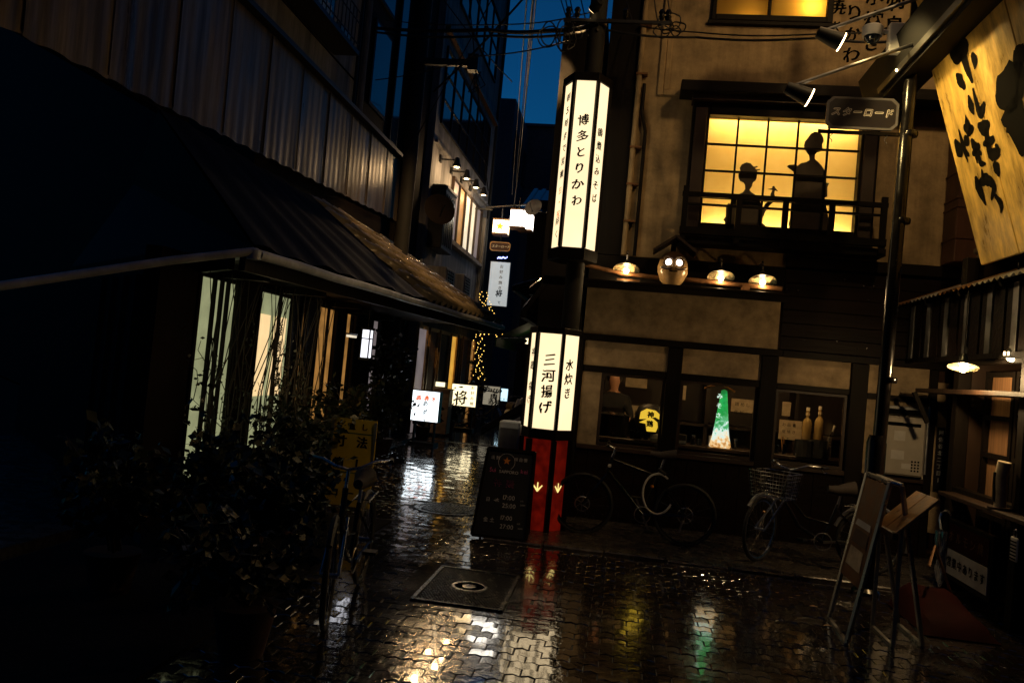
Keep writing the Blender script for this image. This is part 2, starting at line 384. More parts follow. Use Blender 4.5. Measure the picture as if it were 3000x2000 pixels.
# kerb stones and apron
ap = MB().bx(-.98, 4.2, 8.06, 9.66, -.15, .012).build('apron', 'concrete'); ap['kind'] = 'structure'; ap.data.materials[0] = M['stone']
for i in range(9):
    x0 = -1.22+i*.6
    MB().bx(x0+.006, x0+.594, 7.87, 8.05, -.1, .022+.006*(i % 3)).build('kerb_stone', 'stone', st, bevel=.012)
for i, (x, y_) in enumerate(((-1.0, 7.62), (-.55, 7.64))):
    pass
lk = MB()
for i in range(26): lk.bx(-4.42, -4.27, 9.0+i*.9+.01, 9.9+i*.9-.01, -.1, .05)
lk.build('alley_kerb', 'stone', None)['kind'] = 'structure'
sw = MB().bx(-9, -4.425, 5, 45, -.2, .04).build('alley_pavement', 'concrete'); sw['kind'] = 'structure'; sw.data.materials[0] = M['stone']
# square hatch
h = thing('utility_hatch', 'square cast iron utility hatch with studded wet lid set in the paving', 'manhole', ((HX0+HX1)/2, (HY0+HY1)/2, 0))
f = MB()
for a in ((HX0, HX1, HY0, HY0+.035), (HX0, HX1, HY1-.035, HY1), (HX0, HX0+.035, HY0+.035, HY1-.035), (HX1-.035, HX1, HY0+.035, HY1-.035)): f.bx(*a, -.05, .012)
f.build('rim', 'castiron', h, bevel=.004)
f = MB()
for a in ((HX0-.16, HX1+.16, HY0-.12, HY0-.004), (HX0-.16, HX1+.16, HY1+.004, HY1+.12), (HX0-.16, HX0-.004, HY0-.003, HY1+.003), (HX1+.004, HX1+.16, HY0-.003, HY1+.003)): f.bx(*a, -.05, -.001)
f.build('collar', 'paver', h)
MB().bx(HX0+.04, HX1-.04, HY0+.04, HY1-.04, -.05, .002).build('lid', 'castiron', h)
s_ = MB(); cx, cyy = (HX0+HX1)/2, (HY0+HY1)/2
for i in range(24):
    for j in range(36):
        x = HX0+.06+i*(HX1-HX0-.12)/23+(.006 if j % 2 else -.006); y = HY0+.06+j*(HY1-HY0-.12)/35
        if math.hypot(x-cx, (y-cyy)) < .15: continue
        s_.lathe([(.0105, .002), (.0085, .009), (.001, .010)], 6, (x, y, 0))
s_.build('stud_pattern', 'castiron', h, kind='stuff')
MB().lathe([(.135, .002), (.135, .010), (.115, .010), (.115, .002)], 32, (cx, cyy, 0)).build('ring', 'steel', h)
MB().lathe([(.04, .002), (.055, .009), (.03, .010), (.01, .006)], 16, (cx, cyy, 0)).build('boss', 'steel', h)
h2 = thing('manhole_cover', 'round patterned manhole cover in the alley mouth', 'manhole', (-1.89, 9.27, 0))
MB().lathe([(.38, -.05), (.38, .004), (.33, .006), (.33, -.01)], 32, (-1.89, 9.27, 0)).build('rim', 'castiron', h2)
MB().lathe([(.325, -.05), (.325, .002), (.0, .002)], 32, (-1.89, 9.27, 0)).build('lid', 'castiron', h2)
s_ = MB()
for i in range(-9, 10):
    for j in range(-9, 10):
        if math.hypot(i, j) < 9: s_.bx(-1.89+i*.033-.011, -1.89+i*.033+.011, 9.27+j*.033-.011, 9.27+j*.033+.011, .002, .010)
s_.build('stud_pattern', 'castiron', h2, kind='stuff')
# fallen leaves
for i, (px, py) in enumerate(((2382, 1775), (2425, 1832), (1822, 1870))):
    p = onZ(px, py, .012)
    o = MB().add([p+V((-.035, 0, 0)), p+V((0, -.018, .006)), p+V((.04, 0, .0)), p+V((0, .02, .008))], [(0, 1, 2, 3)]).build('fallen_leaf', 'lightwood', None, off=p)
    tag(o, ('fallen orange leaf on the paving left of the poster stand', 'fallen leaf beside the foot of the poster stand', 'fallen leaf on the wet paving before the bicycles')[i], 'leaf', 'fallen leaves on the paving')
# ================================================================ RESTAURANT (facade at Y = 9.7)
FY = 9.7
rb = thing('restaurant_building', 'two storey plaster restaurant with dark timber frame and glowing paper window', 'building', (1.5, FY, 0))
m_ = MB()   # upper plaster wall with two openings
def fb(mb, x0, x1, z0, z1, y0=FY, y1=FY+.2): mb.bx(x0, x1, y0, y1, z0, z1)
fb(m_, -.14, .66, 3.2, 9.5); fb(m_, 2.62, 3.95, 3.2, 9.5); fb(m_, .66, 2.62, 3.2, 3.5); fb(m_, .66, 2.62, 5.05, 6.12); fb(m_, .66, .72, 6.12, 7.2); fb(m_, 2.06, 2.62, 6.12, 7.2); fb(m_, .66, 2.62, 7.2, 9.5)
m_.build('upper_wall', 'plaster', rb)
MB().bx(-.5, -.142, FY-.02, FY+.3, 3.2, 9.5).build('corner_board', 'darkwood', rb)
# body behind
b_ = MB(); b_.bx(-.5, 3.95, 13.0, 13.2, 0, 9.5); b_.bx(-.5, -.4, FY+.31, 13.0, 0, 9.5); b_.bx(3.8, 3.95, FY+.21, 13.0, 0, 9.5); b_.bx(-.4, 3.8, FY+.21, 13.0, 2.35, 2.5); b_.bx(-.5, 3.95, FY, 13.2, 9.51, 9.6); b_.bx(-.4, 3.8, FY+.21, 13.0, 0.0, .03)
b_.build('back_wall', 'brownwood', rb)
# raised panel moulding
mo = MB(); mo.bx(.13, .20, FY-.035, FY, 5.18, 9.4); mo.bx(.20, .27, FY-.02, FY, 5.25, 9.4); mo.bx(.20, .60, FY-.035, FY, 5.18, 5.25)
mo.build('moulding', 'plaster', rb, bevel=.012)
# ground floor panels
for i, (x0, x1, z0, z1) in enumerate(((-.46, .53, 1.85, 2.14), (.71, 1.61, 1.85, 2.14), (1.81, 2.62, 1.84, 2.139), (2.82, 3.48, 1.82, 2.139), (-.46, -.24, .9, 1.76), (2.82, 3.48, .86, 1.74), (3.575, 3.70, .3, 2.0))):
    MB().bx(x0-.005, x1+.005, FY, FY+.12, z0-.005, z1+.005).build('plaster_panel', 'plaster2', rb)
MB().bx(-.5, 1.78, FY-.01, FY+.12, 2.225, 2.80).build('fascia_panel', 'plaster2', rb)
for x0, x1 in ((-.58, -.465), (.535, .705), (1.615, 1.805), (2.625, 2.815), (3.485, 3.57), (3.705, 3.9)):
    MB().bx(x0, x1, FY-.05, FY+.15, 0, 2.14 if x1 < 3.6 else 3.2).build('post', 'darkwood', rb, bevel=.006)
for x0, x1, z0, z1, d in ((-.6, 1.84, 2.142, 2.222, .07), (1.842, 3.7, 2.142, 2.222, .06), (-.463, .533, 1.765, 1.845, .03), (.707, 1.613, 1.765, 1.845, .03), (1.807, 2.623, 1.77, 1.835, .03), (2.817, 3.483, 1.745, 1.815, .03)):
    MB().bx(x0, x1, FY-d, FY+.14, z0, z1).build('beam', 'darkwood_h', rb, bevel=.005)
for x0, x1 in ((-.463, .533), (.707, 1.613), (1.807, 2.623), (2.817, 3.483)):
    MB().bx(x0, x1, FY-.07, FY+.16, .84, .895).build('sill', 'brownwood', rb, bevel=.006)
    n = int((x1-x0)/.14)
    for j in range(n): MB().bx(x0+j*(x1-x0)/n+.002, x0+(j+1)*(x1-x0)/n-.002, FY-.02-.006*(j % 2), FY+.1, 0, .838).build('dado_plank', 'plank', rb)
# shop windows: frame, glass
for x0, x1 in ((-.235, .53), (.71, 1.61), (1.81, 2.62)):
    wnd = MB(); wnd.bx(x0, x0+.035, FY+.02, FY+.07, .897, 1.763); wnd.bx(x1-.035, x1, FY+.02, FY+.07, .897, 1.763); wnd.bx(x0+.035, x1-.035, FY+.02, FY+.07, .897, .93); wnd.bx(x0+.035, x1-.035, FY+.02, FY+.07, 1.735, 1.763)
    wo = wnd.build('window', 'brownwood', rb)
    MB().quad((x0+.03, FY+.045, .92), (x1-.03, FY+.045, .92), (x1-.03, FY+.045, 1.745), (x0+.03, FY+.045, 1.745)).build('pane', 'glass', wo)
# dark plank cladding above the third window
for j in range(6): MB().bx(1.805, 3.7, FY-.03-.004*(j % 2), FY+.1, 2.23+j*.158, 2.383+j*.158).build('cladding_board', 'plank', rb, bevel=.004)
nl = MB()
for px, py in ((2305, 848), (2338, 850), (2530, 838), (2560, 838), (2545, 880), (2357, 998), (2452, 1000), (2512, 1021), (2540, 1021), (2475, 818), (2372, 815)):
    p = onY(px, py, FY-.04); nl.lathe([(.009, 0), (.007, .004), (.001, .006)], 8, p+V((0, .0, 0)), YN)
nl.build('nail_head', 'steel', rb, kind='stuff')
MB().bx(1.80, 3.72, FY-.07, FY+.1, 3.20, 3.33).build('beam', 'darkwood_h', rb, bevel=.006)
# ledge with lamps
MB().bx(-1.0, 1.80, FY-.42, FY-.01, 2.80, 2.845).build('ledge', 'darkwood_h', rb, bevel=.006)
MB().bx(-1.0, 1.80, FY-.44, FY-.39, 2.74, 2.799).build('ledge_fascia', 'darkwood_h', rb)
MB().bx(-.5, 1.798, FY-.03, FY+.1, 2.846, 3.19).build('beam', 'darkwood_h', rb)
MB().tube([(.62, FY-.30, 2.93), (1.72, FY-.34, 2.90)], .028, 10).build('drain_pipe', 'rust', rb, True)
MB().tube([(-.9, FY-.33, 3.06), (-.1, FY-.30, 2.95), (.33, FY-.28, 2.93)], .026, 10).build('drain_pipe', 'rust', rb, True)
MB().bx(-.15, .12, FY-.36, FY-.2, 2.846, 2.875).build('lamp_base', 'rust', rb); MB().bx(1.28, 1.36, FY-.36, FY-.2, 2.846, 2.93).build('lamp_base', 'rust', rb)
# downpipes at the corner of the upper wall
MB().tube([(-.10, FY-.06, 3.2), (-.09, FY-.06, 9.4)], .034, 12).build('downpipe', 'plaster', rb, True)
MB().tube([(.03, FY-.04, 3.2), (.03, FY-.04, 4.72), (-.03, FY-.05, 4.95), (-.03, FY-.05, 5.3)], .022, 10).build('downpipe', 'darkwood', rb, True)
for z in (3.6, 4.05, 4.5, 5.4, 6.0): MB().bx(-.14, .0, FY-.105, FY-.01, z, z+.022).build('pipe_bracket', 'rust', rb)
# shoji window with light box behind
SX0, SX1, SZ0, SZ1 = .77, 2.50, 3.64, 4.93
sh = thing('paper_window', 'glowing amber lattice paper window with black railing on the upper wall', 'window', (1.63, FY, 3.5))
fr = MB()
for a in ((.57, .77, 3.44, 5.07), (2.50, 2.70, 3.44, 5.07), (.77, 2.5, 4.93, 5.07), (.77, 2.5, 3.44, 3.64)): fr.bx(a[0], a[1], FY-.16, FY+.02, a[2], a[3])
fr.build('frame', 'darkwood', sh, bevel=.01)
ifr = MB()
for a in ((.60, .74, 3.5, 5.0), (2.53, 2.67, 3.5, 5.0)): ifr.bx(a[0], a[1], FY-.185, FY-.162, a[2], a[3])
ifr.build('trim', 'brownwood', sh, bevel=.006)
pn = MB().quad((SX0, FY-.02, SZ0), (SX1, FY-.02, SZ0), (SX1, FY-.02, SZ1), (SX0, FY-.02, SZ1)).build('paper_pane', 'shoji_paper', sh)
for i in range(1, 5):
    x = SX0+(SX1-SX0)*i/5; MB().bx(x-.011, x+.011, FY-.075, FY-.045, SZ0, SZ1).build('muntin', 'darkwood', sh)
for z in (4.60, 4.28, 3.96): MB().bx(SX0, SX1, FY-.082, FY-.05, z-.011, z+.011).build('muntin', 'darkwood', sh)
MB().bx(.40, 3.46, FY-.34, FY-.002, 5.14, 5.27).build('eave', 'darkwood_h', sh, bevel=.008)
MB().bx(.55, 2.72, FY-.25, FY-.002, 5.075, 5.138).build('eave_board', 'brownwood', sh)
rl = MB(); rl.bx(.52, 2.80, FY-.34, FY-.30, 3.90, 3.955); rl.bx(.54, 2.78, FY-.335, FY-.305, 3.80, 3.825); rl.bx(.52, 2.80, FY-.36, FY-.28, 3.46, 3.54)
rl.build('railing', 'darkwood_h', sh)
for x in (.56, 1.17, 1.69, 2.2, 2.76): MB().bx(x-.032, x+.032, FY-.342, FY-.298, 3.38, 4.02 if x in (.56, 2.76) else 3.9).build('baluster', 'darkwood', sh)
MB().bx(.50, 2.82, FY-.30, FY-.003, 3.36, 3.44).build('balcony_floor', 'darkwood_h', sh)
lb = MB(); lb.bx(.66, 2.62, FY+.45, FY+.47, 3.5, 5.05)
lb.bx(.655, .66, FY+.02, FY+.45, 3.5, 5.05); lb.bx(2.62, 2.625, FY+.02, FY+.45, 3.5, 5.05); lb.bx(.66, 2.62, FY+.02, FY+.45, 5.052, 5.06); lb.bx(.66, 2.62, FY+.02, FY+.45, 3.49, 3.5)
lb.build('light_box', 'enamel', sh)
MB().tube([(.8, FY+.13, 4.985), (2.5, FY+.13, 4.985)], .022, 10).build('light_tube', 'tube_top', sh, True)
MB().tube([(.8, FY+.11, 3.575), (2.5, FY+.11, 3.575)], .016, 10).build('light_tube', 'tube_top', sh, True)
# silhouettes pasted on the paper (flat cut-outs), from outline points in photo pixels
def cutout(pix, name, mt, label, dy=.026):
    P = [onY(x, y, FY-dy) for x, y in pix]
    return MB().prism([(p.x, p.z) for p in P], (0, FY-dy, 0), XP, ZP, .004).build(name, mt, None, off=(P[0].x, FY-dy, P[0].z))
def zz(pts): return [(2030+x/3.734, 300+y/3.734) for x, y in pts]
big = zz([(1070, 1425), (1045, 1330), (1085, 1180), (1105, 1000), (1108, 810), (1100, 760), (1060, 730), (1028, 705), (1050, 685), (1118, 680), (1145, 697), (1180, 668), (1240, 655), (1275, 632), (1272, 585), (1245, 550), (1222, 515), (1214, 475), (1225, 430), (1262, 385), (1290, 345), (1330, 323), (1375, 325), (1410, 352), (1430, 395), (1432, 430), (1412, 460), (1416, 500), (1400, 535), (1360, 548), (1335, 570), (1332, 620), (1365, 650), (1405, 690), (1440, 745), (1452, 800), (1455, 880), (1490, 885), (1470, 930), (1468, 1030), (1440, 1045), (1450, 1110), (1470, 1190), (1480, 1290), (1500, 1400), (1478, 1440)])
tag(cutout(big, 'silhouette_figure', 'silhouette_robe', ''), 'taller dark cut-out figure with swept-up hair on the paper window', 'silhouette', 'figures on the paper window')
small = zz([(345, 1345), (352, 1310), (330, 1285), (358, 1250), (362, 1140), (385, 1105), (415, 1110), (440, 1050), (490, 1010), (545, 985), (572, 950), (570, 905), (555, 880), (515, 860), (497, 820), (498, 780), (520, 760), (512, 715), (535, 680), (585, 658), (630, 668), (665, 705), (700, 698), (712, 706), (678, 722), (690, 735), (735, 730), (735, 740), (700, 750), (705, 760), (730, 762), (725, 772), (703, 775), (697, 830), (680, 860), (655, 880), (645, 920), (618, 960), (640, 985), (680, 1010), (700, 1060), (735, 1090), (765, 1150), (790, 1110), (850, 1070), (885, 1050), (880, 1090), (830, 1140), (790, 1200), (765, 1260), (755, 1320), (790, 1345), (805, 1385)])
tag(cutout(small, 'silhouette_figure', 'silhouette_robe', ''), 'smaller dark cut-out figure with hairpins on the paper window', 'silhouette', 'figures on the paper window')
head = zz([(840, 1060), (850, 1000), (870, 960), (815, 950), (866, 940), (870, 918), (890, 915), (900, 935), (932, 975), (896, 965), (890, 1000), (905, 1060)])
tag(cutout(head, 'silhouette_instrument', 'silhouette', ''), 'dark cut-out instrument neck between the two window figures', 'silhouette')
# upper amber window
aw = thing('amber_window', 'amber frosted two pane window lit from inside near the roof', 'window', (1.39, FY, 6.1))
f = MB()
for a in ((.70, .75, 6.12, 7.25), (2.03, 2.10, 6.12, 7.25), (1.355, 1.385, 6.19, 7.2), (.75, 2.03, 7.2, 7.25), (.66, 2.14, 6.07, 6.118), (.75, 2.03, 6.121, 6.19)): f.bx(a[0], a[1], FY-.06, FY+.05, a[2], a[3])
f.build('frame', 'darkwood', aw, bevel=.005)
for x0, x1 in ((.75, 1.355), (1.385, 2.03)): MB().quad((x0, FY+.02, 6.19), (x1, FY+.02, 6.19), (x1, FY+.02, 7.2), (x0, FY+.02, 7.2)).build('pane', 'frosted', aw)
lb = MB(); lb.bx(.7, 2.1, FY+.7, FY+.72, 6.0, 7.3); lb.bx(.69, .7, FY+.06, FY+.7, 6.0, 7.3); lb.bx(2.1, 2.11, FY+.06, FY+.7, 6.0, 7.3); lb.bx(.7, 2.1, FY+.06, FY+.7, 7.3, 7.31); lb.bx(.7, 2.1, FY+.06, FY+.7, 5.99, 6.0)
lb.build('light_box', 'brownwood', aw)
MB().lathe([(.001, -.05), (.04, -.03), (.05, 0), (.04, .03), (.001, .05)], 14, (1.86, FY+.16, 6.36)).build('bulb', 'tube_top', aw, True)
MB().lathe([(.001, -.03), (.03, 0), (.001, .03)], 12, (1.16, FY+.2, 6.14)).build('bulb', 'tube_top', aw, True)
# painted characters on the upper wall
wt = FY-.004
for s, px, py, sz in (('串焼き', 2455, -40, .25), ('とりかわ', 2508, -25, .25), ('水炊き', 2565, -10, .27), ('刺身', 2625, 5, .28), ('名物', 2735, 30, .25)):
    p = onY(px, py, wt)
    lettering(s, 'ink', rb, p, XP, ZP, sz, True, 1.02, .02, .05, 0, name='wall_lettering', jit=.02)
# exhaust duct at the right end of the wall
dc = thing('exhaust_duct', 'dark red brown exhaust duct rising beside the hanging wooden signboard', 'duct', (3.72, 9.55, 3.3))
MB().bx(3.51, 3.94, 9.32, 9.695, 3.34, 6.5).build('duct_body', 'duct', dc, bevel=.01)
for z in (3.6, 3.95, 4.05, 4.35, 4.8, 5.2): MB().bx(3.50, 3.95, 9.31, 9.70, z, z+.018).build('flange', 'duct', dc)
# ---------------- daruma lamp with little roof
p = onY(1970, 798, 9.38)
dm = thing('round_doll_lamp', 'round wooden doll face lamp with glowing white eyes on the ledge', 'lamp', (p.x, p.y, 2.846))
cz = 2.846
MB().lathe([(.09, 0), (.135, .05), (.172, .14), (.175, .21), (.155, .29), (.11, .35), (.05, .38), (.001, .385)], 28, (p.x, p.y, cz)).build('body', 'daruma', dm, True)
MB().lathe([(.158, .285), (.162, .292), (.115, .356), (.052, .387), (.001, .392)], 28, (p.x, p.y, cz)).build('hood', 'daruma_dark', dm, True)
for s in (-1, 1):
    MB().lathe([(.036, 0), (.034, .012), (.001, .018)], 18, (p.x+s*.06, p.y-.158, cz+.245), YN).build('eye', 'eye', dm, True)
    MB().lathe([(.058, -.012), (.052, .004), (.036, .006)], 18, (p.x+s*.062, p.y-.150, cz+.245), YN).build('eye_socket', 'daruma_dark', dm)
    MB().tube([(p.x+s*.02, p.y-.172, cz+.292), (p.x+s*.08, p.y-.158, cz+.312), (p.x+s*.13, p.y-.115, cz+.292)], .013, 8).build('eyebrow', 'daruma_dark', dm, True)
    MB().tube([(p.x+s*.02, p.y-.186, cz+.175), (p.x+s*.08, p.y-.175, cz+.165), (p.x+s*.14, p.y-.12, cz+.19)], .012, 8).build('whisker', 'daruma_dark', dm, True)
MB().lathe([(.001, -.03), (.022, -.01), (.02, .012), (.001, .025)], 12, (p.x, p.y-.188, cz+.205)).build('nose', 'daruma', dm, True)
MB().tube([(p.x-.045, p.y-.185, cz+.145), (p.x, p.y-.19, cz+.138), (p.x+.045, p.y-.185, cz+.145)], .008, 8).build('mouth', 'ink', dm, True)
rf = thing('little_roof', 'small dark wooden gable roof on a post above the doll lamp', 'roof', (p.x, p.y+.2, 2.85))
MB().bx(p.x-.03, p.x+.03, p.y+.19, p.y+.25, 2.846, 3.38).build('post', 'darkwood', rf)
for s in (-1, 1): MB().beam((p.x+.01, p.y+.07, 3.41), (p.x+.01+s*.245, p.y+.07, 3.235), .36, .028, (0, 0, 1)).build('roof_board', 'brownwood', rf)
# ---------------- enamel pendant lamps on the ledge
def pendant(px, py, Y, label, hang=.0, group='enamel lamps above the shop windows', r=.155):
    c = onY(px, py, Y); t = thing('enamel_lamp', label, 'lamp', (c.x, c.y, c.z+.08), group)
    ax = V((0, .40, .92)).normalized() if not hang else V((.1, .25, .96)).normalized()
    MB().lathe([(r, -.012), (r*.97, -.002), (r*.6, .026), (r*.32, .04), (r*.26, .085), (r*.17, .112), (.001, .116)], 28, c, ax).build('shade', 'enamel_green', t, True)
    MB().lathe([(r*.985, -.012), (r*.94, -.006), (r*.58, .018), (r*.3, .032), (.001, .036)], 28, c, ax).build('reflector', 'enamel_warm', t, True)
    MB().lathe([(.001, -.056), (.022, -.05), (.033, -.024), (.028, .004), (.014, .03), (.001, .035)], 16, c, ax).build('bulb', 'bulb', t, True)
    ld = bpy.data.lights.new('bulb', 'POINT'); ld.energy = 6.5 if not hang else 38; ld.color = (1, .66, .30); ld.shadow_soft_size = .03
    lo = bpy.data.objects.new('bulb_light', ld); COL.objects.link(lo); lo.parent = t; lo.location = c-ax*.085-OFF[t]
    top = c+ax*.118
    if hang: MB().tube([top, top+V((0, 0, hang))], .006, 6).build('cord', 'black', t)
    else: MB().tube([top, top+V((0, 0, .06)), top+V((0, .06, .12)), V((top.x, FY-.031, top.z+.11))], .011, 8).build('bracket', 'steel', t, True)
    return t
pendant(1835, 788, 9.36, 'white enamel lamp nearest the tall lantern, left of the doll lamp')
pendant(2112, 810, 9.36, 'middle white enamel lamp just right of the doll lamp')
pendant(2234, 822, 9.36, 'white enamel lamp at the right end of the ledge')
# ---------------- water heater, number plate
wh = thing('water_heater', 'beige gas water heater on the wall behind the street lamp pole', 'water heater', (3.2, FY, .9))
MB().bx(2.96, 3.44, FY-.16, FY-.002, .92, 1.58).build('casing', 'heater', wh, bevel=.02)
MB().bx(3.0, 3.38, FY-.163, FY-.158, 1.475, 1.515).build('vent_slot', 'ink', wh)
MB().bx(2.94, 3.47, FY-.13, FY-.003, 1.60, 1.70).build('flue_hood', 'galv', wh, bevel=.01); MB().bx(2.97, 3.42, FY-.134, FY-.128, 1.605, 1.665).build('flue_opening', 'ink', wh)
MB().bx(2.93, 3.49, FY-.03, FY-.003, .86, 1.595).build('back_plate', 'heater', wh)
for i in range(3):
    for j in range(4): MB().lathe([(.011, 0), (.001, .002)], 10, (3.31+i*.034, FY-.162, .985+j*.034), YN).build('vent_hole', 'ink', wh)
for x0, x1, z0, z1 in ((3.10, 3.22, 1.31, 1.42), (3.08, 3.22, 1.10, 1.20), (3.2, 3.3, 1.0, 1.06)): MB().bx(x0, x1, FY-.1625, FY-.160, z0, z1).build('sticker', 'papergrey', wh)
MB().tube([(3.49, FY-.05, .95), (3.49, FY-.05, 1.72)], .014, 8).build('pipe', 'galv', wh, True)
npt = thing('number_plate', 'tall dark street address plate with white characters beside the water heater', 'sign', (3.63, FY, .9))
MB().bx(3.585, 3.675, FY-.075, FY-.06, .80, 1.50).build('plate', 'plaque', npt, bevel=.008)
lettering('阿佐谷北二丁目1', 'chalk', npt, (3.63, FY-.076, 1.44), XP, ZP, .068, True, 1.12, .02)
# ================================================================ INTERIOR behind the shop windows
MB_ = MB
ct = thing('bar_counter', 'dark wooden bar counter seen through the shop windows', 'counter', (1.2, 10.5, 0))
MB().bx(-.38, 3.6, 10.15, 10.75, .93, .98).build('counter_top', 'brownwood', ct, bevel=.008); MB().bx(-.38, 3.6, 10.2, 10.7, .04, .93).build('counter_front', 'darkwood', ct)
bs = thing('back_shelf', 'dark shelf with papers on the rear wall of the bar', 'shelf', (1.2, 12.9, 1.0))
MB().bx(-.3, 3.6, 12.3, 12.95, 1.15, 1.19).build('board', 'brownwood', bs); MB().bx(-.3, 3.6, 12.3, 12.95, .1, .14).build('board', 'brownwood', bs)
for x in (-.28, 1.2, 2.4, 3.5): MB().bx(x, x+.05, 12.3, 12.95, .04, 2.0).build('upright', 'brownwood', bs)
il = thing('unseen_bulb', 'small unseen warm bulb added inside the bar behind the lintel', 'lamp', (1.7, 11.3, 2.1))
MB().lathe([(.001, -.05), (.03, -.04), (.042, 0), (.03, .04), (.001, .05)], 14, (1.35, 10.02, 2.10)).build('bulb', 'bulb', il, True); MB().bar((1.35, 10.02, 2.14), (1.35, 10.02, 2.35), .006, 6).build('cord', 'black', il)
il2 = thing('unseen_bulb', 'small unseen warm bulb added at the left end of the bar', 'lamp', (.1, 11.3, 2.1))
MB().lathe([(.001, -.05), (.03, -.04), (.042, 0), (.03, .04), (.001, .05)], 14, (.2, 10.02, 2.1)).build('bulb', 'bulb', il2, True); MB().bar((.2, 10.02, 2.14), (.2, 10.02, 2.35), .006, 6).build('cord', 'black', il2)
il3 = thing('unseen_bulb', 'small unseen warm bulb added above the two bottles', 'lamp', (2.9, 10.6, 2.1))
MB().lathe([(.001, -.05), (.03, -.04), (.042, 0), (.03, .04), (.001, .05)], 14, (2.2, 10.02, 2.1)).build('bulb', 'bulb', il3, True); MB().bar((2.2, 10.02, 2.14), (2.2, 10.02, 2.35), .006, 6).build('cord', 'black', il3)
for q_, (x_, y_, z_) in zip((il, il2, il3), ((1.35, 10.02, 1.98), (.2, 10.02, 1.98), (2.2, 10.02, 1.98))):  # unseen bulbs put in above the lintel to light counter and bottles
    ld = bpy.data.lights.new('bulb', 'POINT'); ld.energy = 9; ld.color = (1, .56, .2); ld.shadow_soft_size = .04
    lo = bpy.data.objects.new('bulb_light', ld); COL.objects.link(lo); lo.parent = q_; lo.location = V((x_, y_, z_))-OFF[q_]
def poster(x0, y0, x1, y1, Y, label, mt='paper', txt=None, sz=.05):
    a = onY(x0, y0, Y); b = onY(x1, y1, Y)
    t = thing('paper_notice', label, 'notice', ((a.x+b.x)/2, Y, b.z)); MB().bx(min(a.x, b.x), max(a.x, b.x), Y, Y+.01, min(a.z, b.z), max(a.z, b.z)).build('sheet', mt, t)
    if txt:
        for i, l in enumerate(txt): lettering(l, 'ink', t, (min(a.x, b.x)+sz, Y-.001, max(a.z, b.z)-sz*(1+i*1.5)), XP, ZP, sz, False, 1.05)
poster(1828, 1180, 1942, 1225, 11.6, 'brown handwritten menu sheet behind the glowing round lantern', txt=('鳥皮', '水炊き', '三河'), sz=.09)
poster(1834, 1098, 1890, 1136, 11.9, 'framed picture high on the bar wall in the left window')
poster(1938, 1123, 1948, 1163, 11.5, 'narrow paper strip right of the framed picture', txt=None)
poster(1992, 1128, 1998, 1168, 11.5, 'narrow paper strip at the left edge of the middle window')
poster(2127, 1163, 2186, 1205, 11.5, 'grey notice sheet right of the green display', txt=('鶏めし', '生ビール'), sz=.07)
poster(2268, 1172, 2288, 1213, 11.5, 'small upright paper strip left of the two bottles', txt=None)
poster(2262, 1222, 2320, 1282, 11.3, 'brown handwritten sheet behind the two bottles', txt=('お品書', '皮焼き', 'もも', 'ねぎま'), sz=.06)
# round glowing lantern with characters
p = onY(1903, 1225, 10.1)
t = thing('paper_lantern', 'round black paper lantern glowing with a yellow emblem in the left window', 'lantern', (p.x, p.y, p.z-.2))
MB().lathe([(.08, -.18), (.15, -.14), (.185, -.05), (.185, .05), (.15, .14), (.08, .18)], 24, p, None, 1, .6).build('body', 'black', t, True)
MB().prism([(-.13, -.01), (-.12, .08), (-.05, .125), (.06, .11), (.135, .05), (.12, .0), (.06, .03), (.02, .02), (.09, -.03), (.10, -.09), (.08, -.15), (-.03, -.15), (-.05, -.06), (-.13, -.05), (-.04, .0)], p+V((0, -.122, 0)), XP, ZP, .006).build('emblem', 'fan_yellow', t)
lettering('神鶏', 'ink', t, p+V((.0, -.130, .055)), XP, ZP, .10, True, 1.1, .05)
# green illuminated bottle display with small roof
p = onY(2105, 1320, 9.98)
t = thing('green_display', 'tall green to white illuminated drink display under a little roof in the middle window', 'display', (p.x, p.y, .98))
def dpiece(pts, nm, mt): MB().prism([(onY(a, b, 9.98).x-p.x, onY(a, b, 9.98).z-p.z) for a, b in pts], p, XP, ZP, .03).build(nm, mt, t)
MB().lathe([(.10, .0), (.13, .03), (.115, .10), (.10, .16), (.088, .24), (.07, .40), (.052, .56), (.035, .70), (.001, .715)], 20, (p.x, p.y, .984), None, 1, .45).build('glowing_cone', 'disp_print', t, True)
MB().lathe([(.15, -.002), (.15, .0), (.14, .012), (.09, .014)], 18, (p.x, p.y, .983), None, 1, .6).build('tray', 'lightwood', t)
lettering('みそさ', 'disp_text', t, onY(2107, 1160, 9.94), XP, ZP, .085, True, 1.35, .03)
for s in (-1, 1): MB().beam(onY(2106, 1122, 9.98), onY(2106+s*44, 1142+s*5, 9.98), .12, .02).build('roof_board', 'lightwood', t)
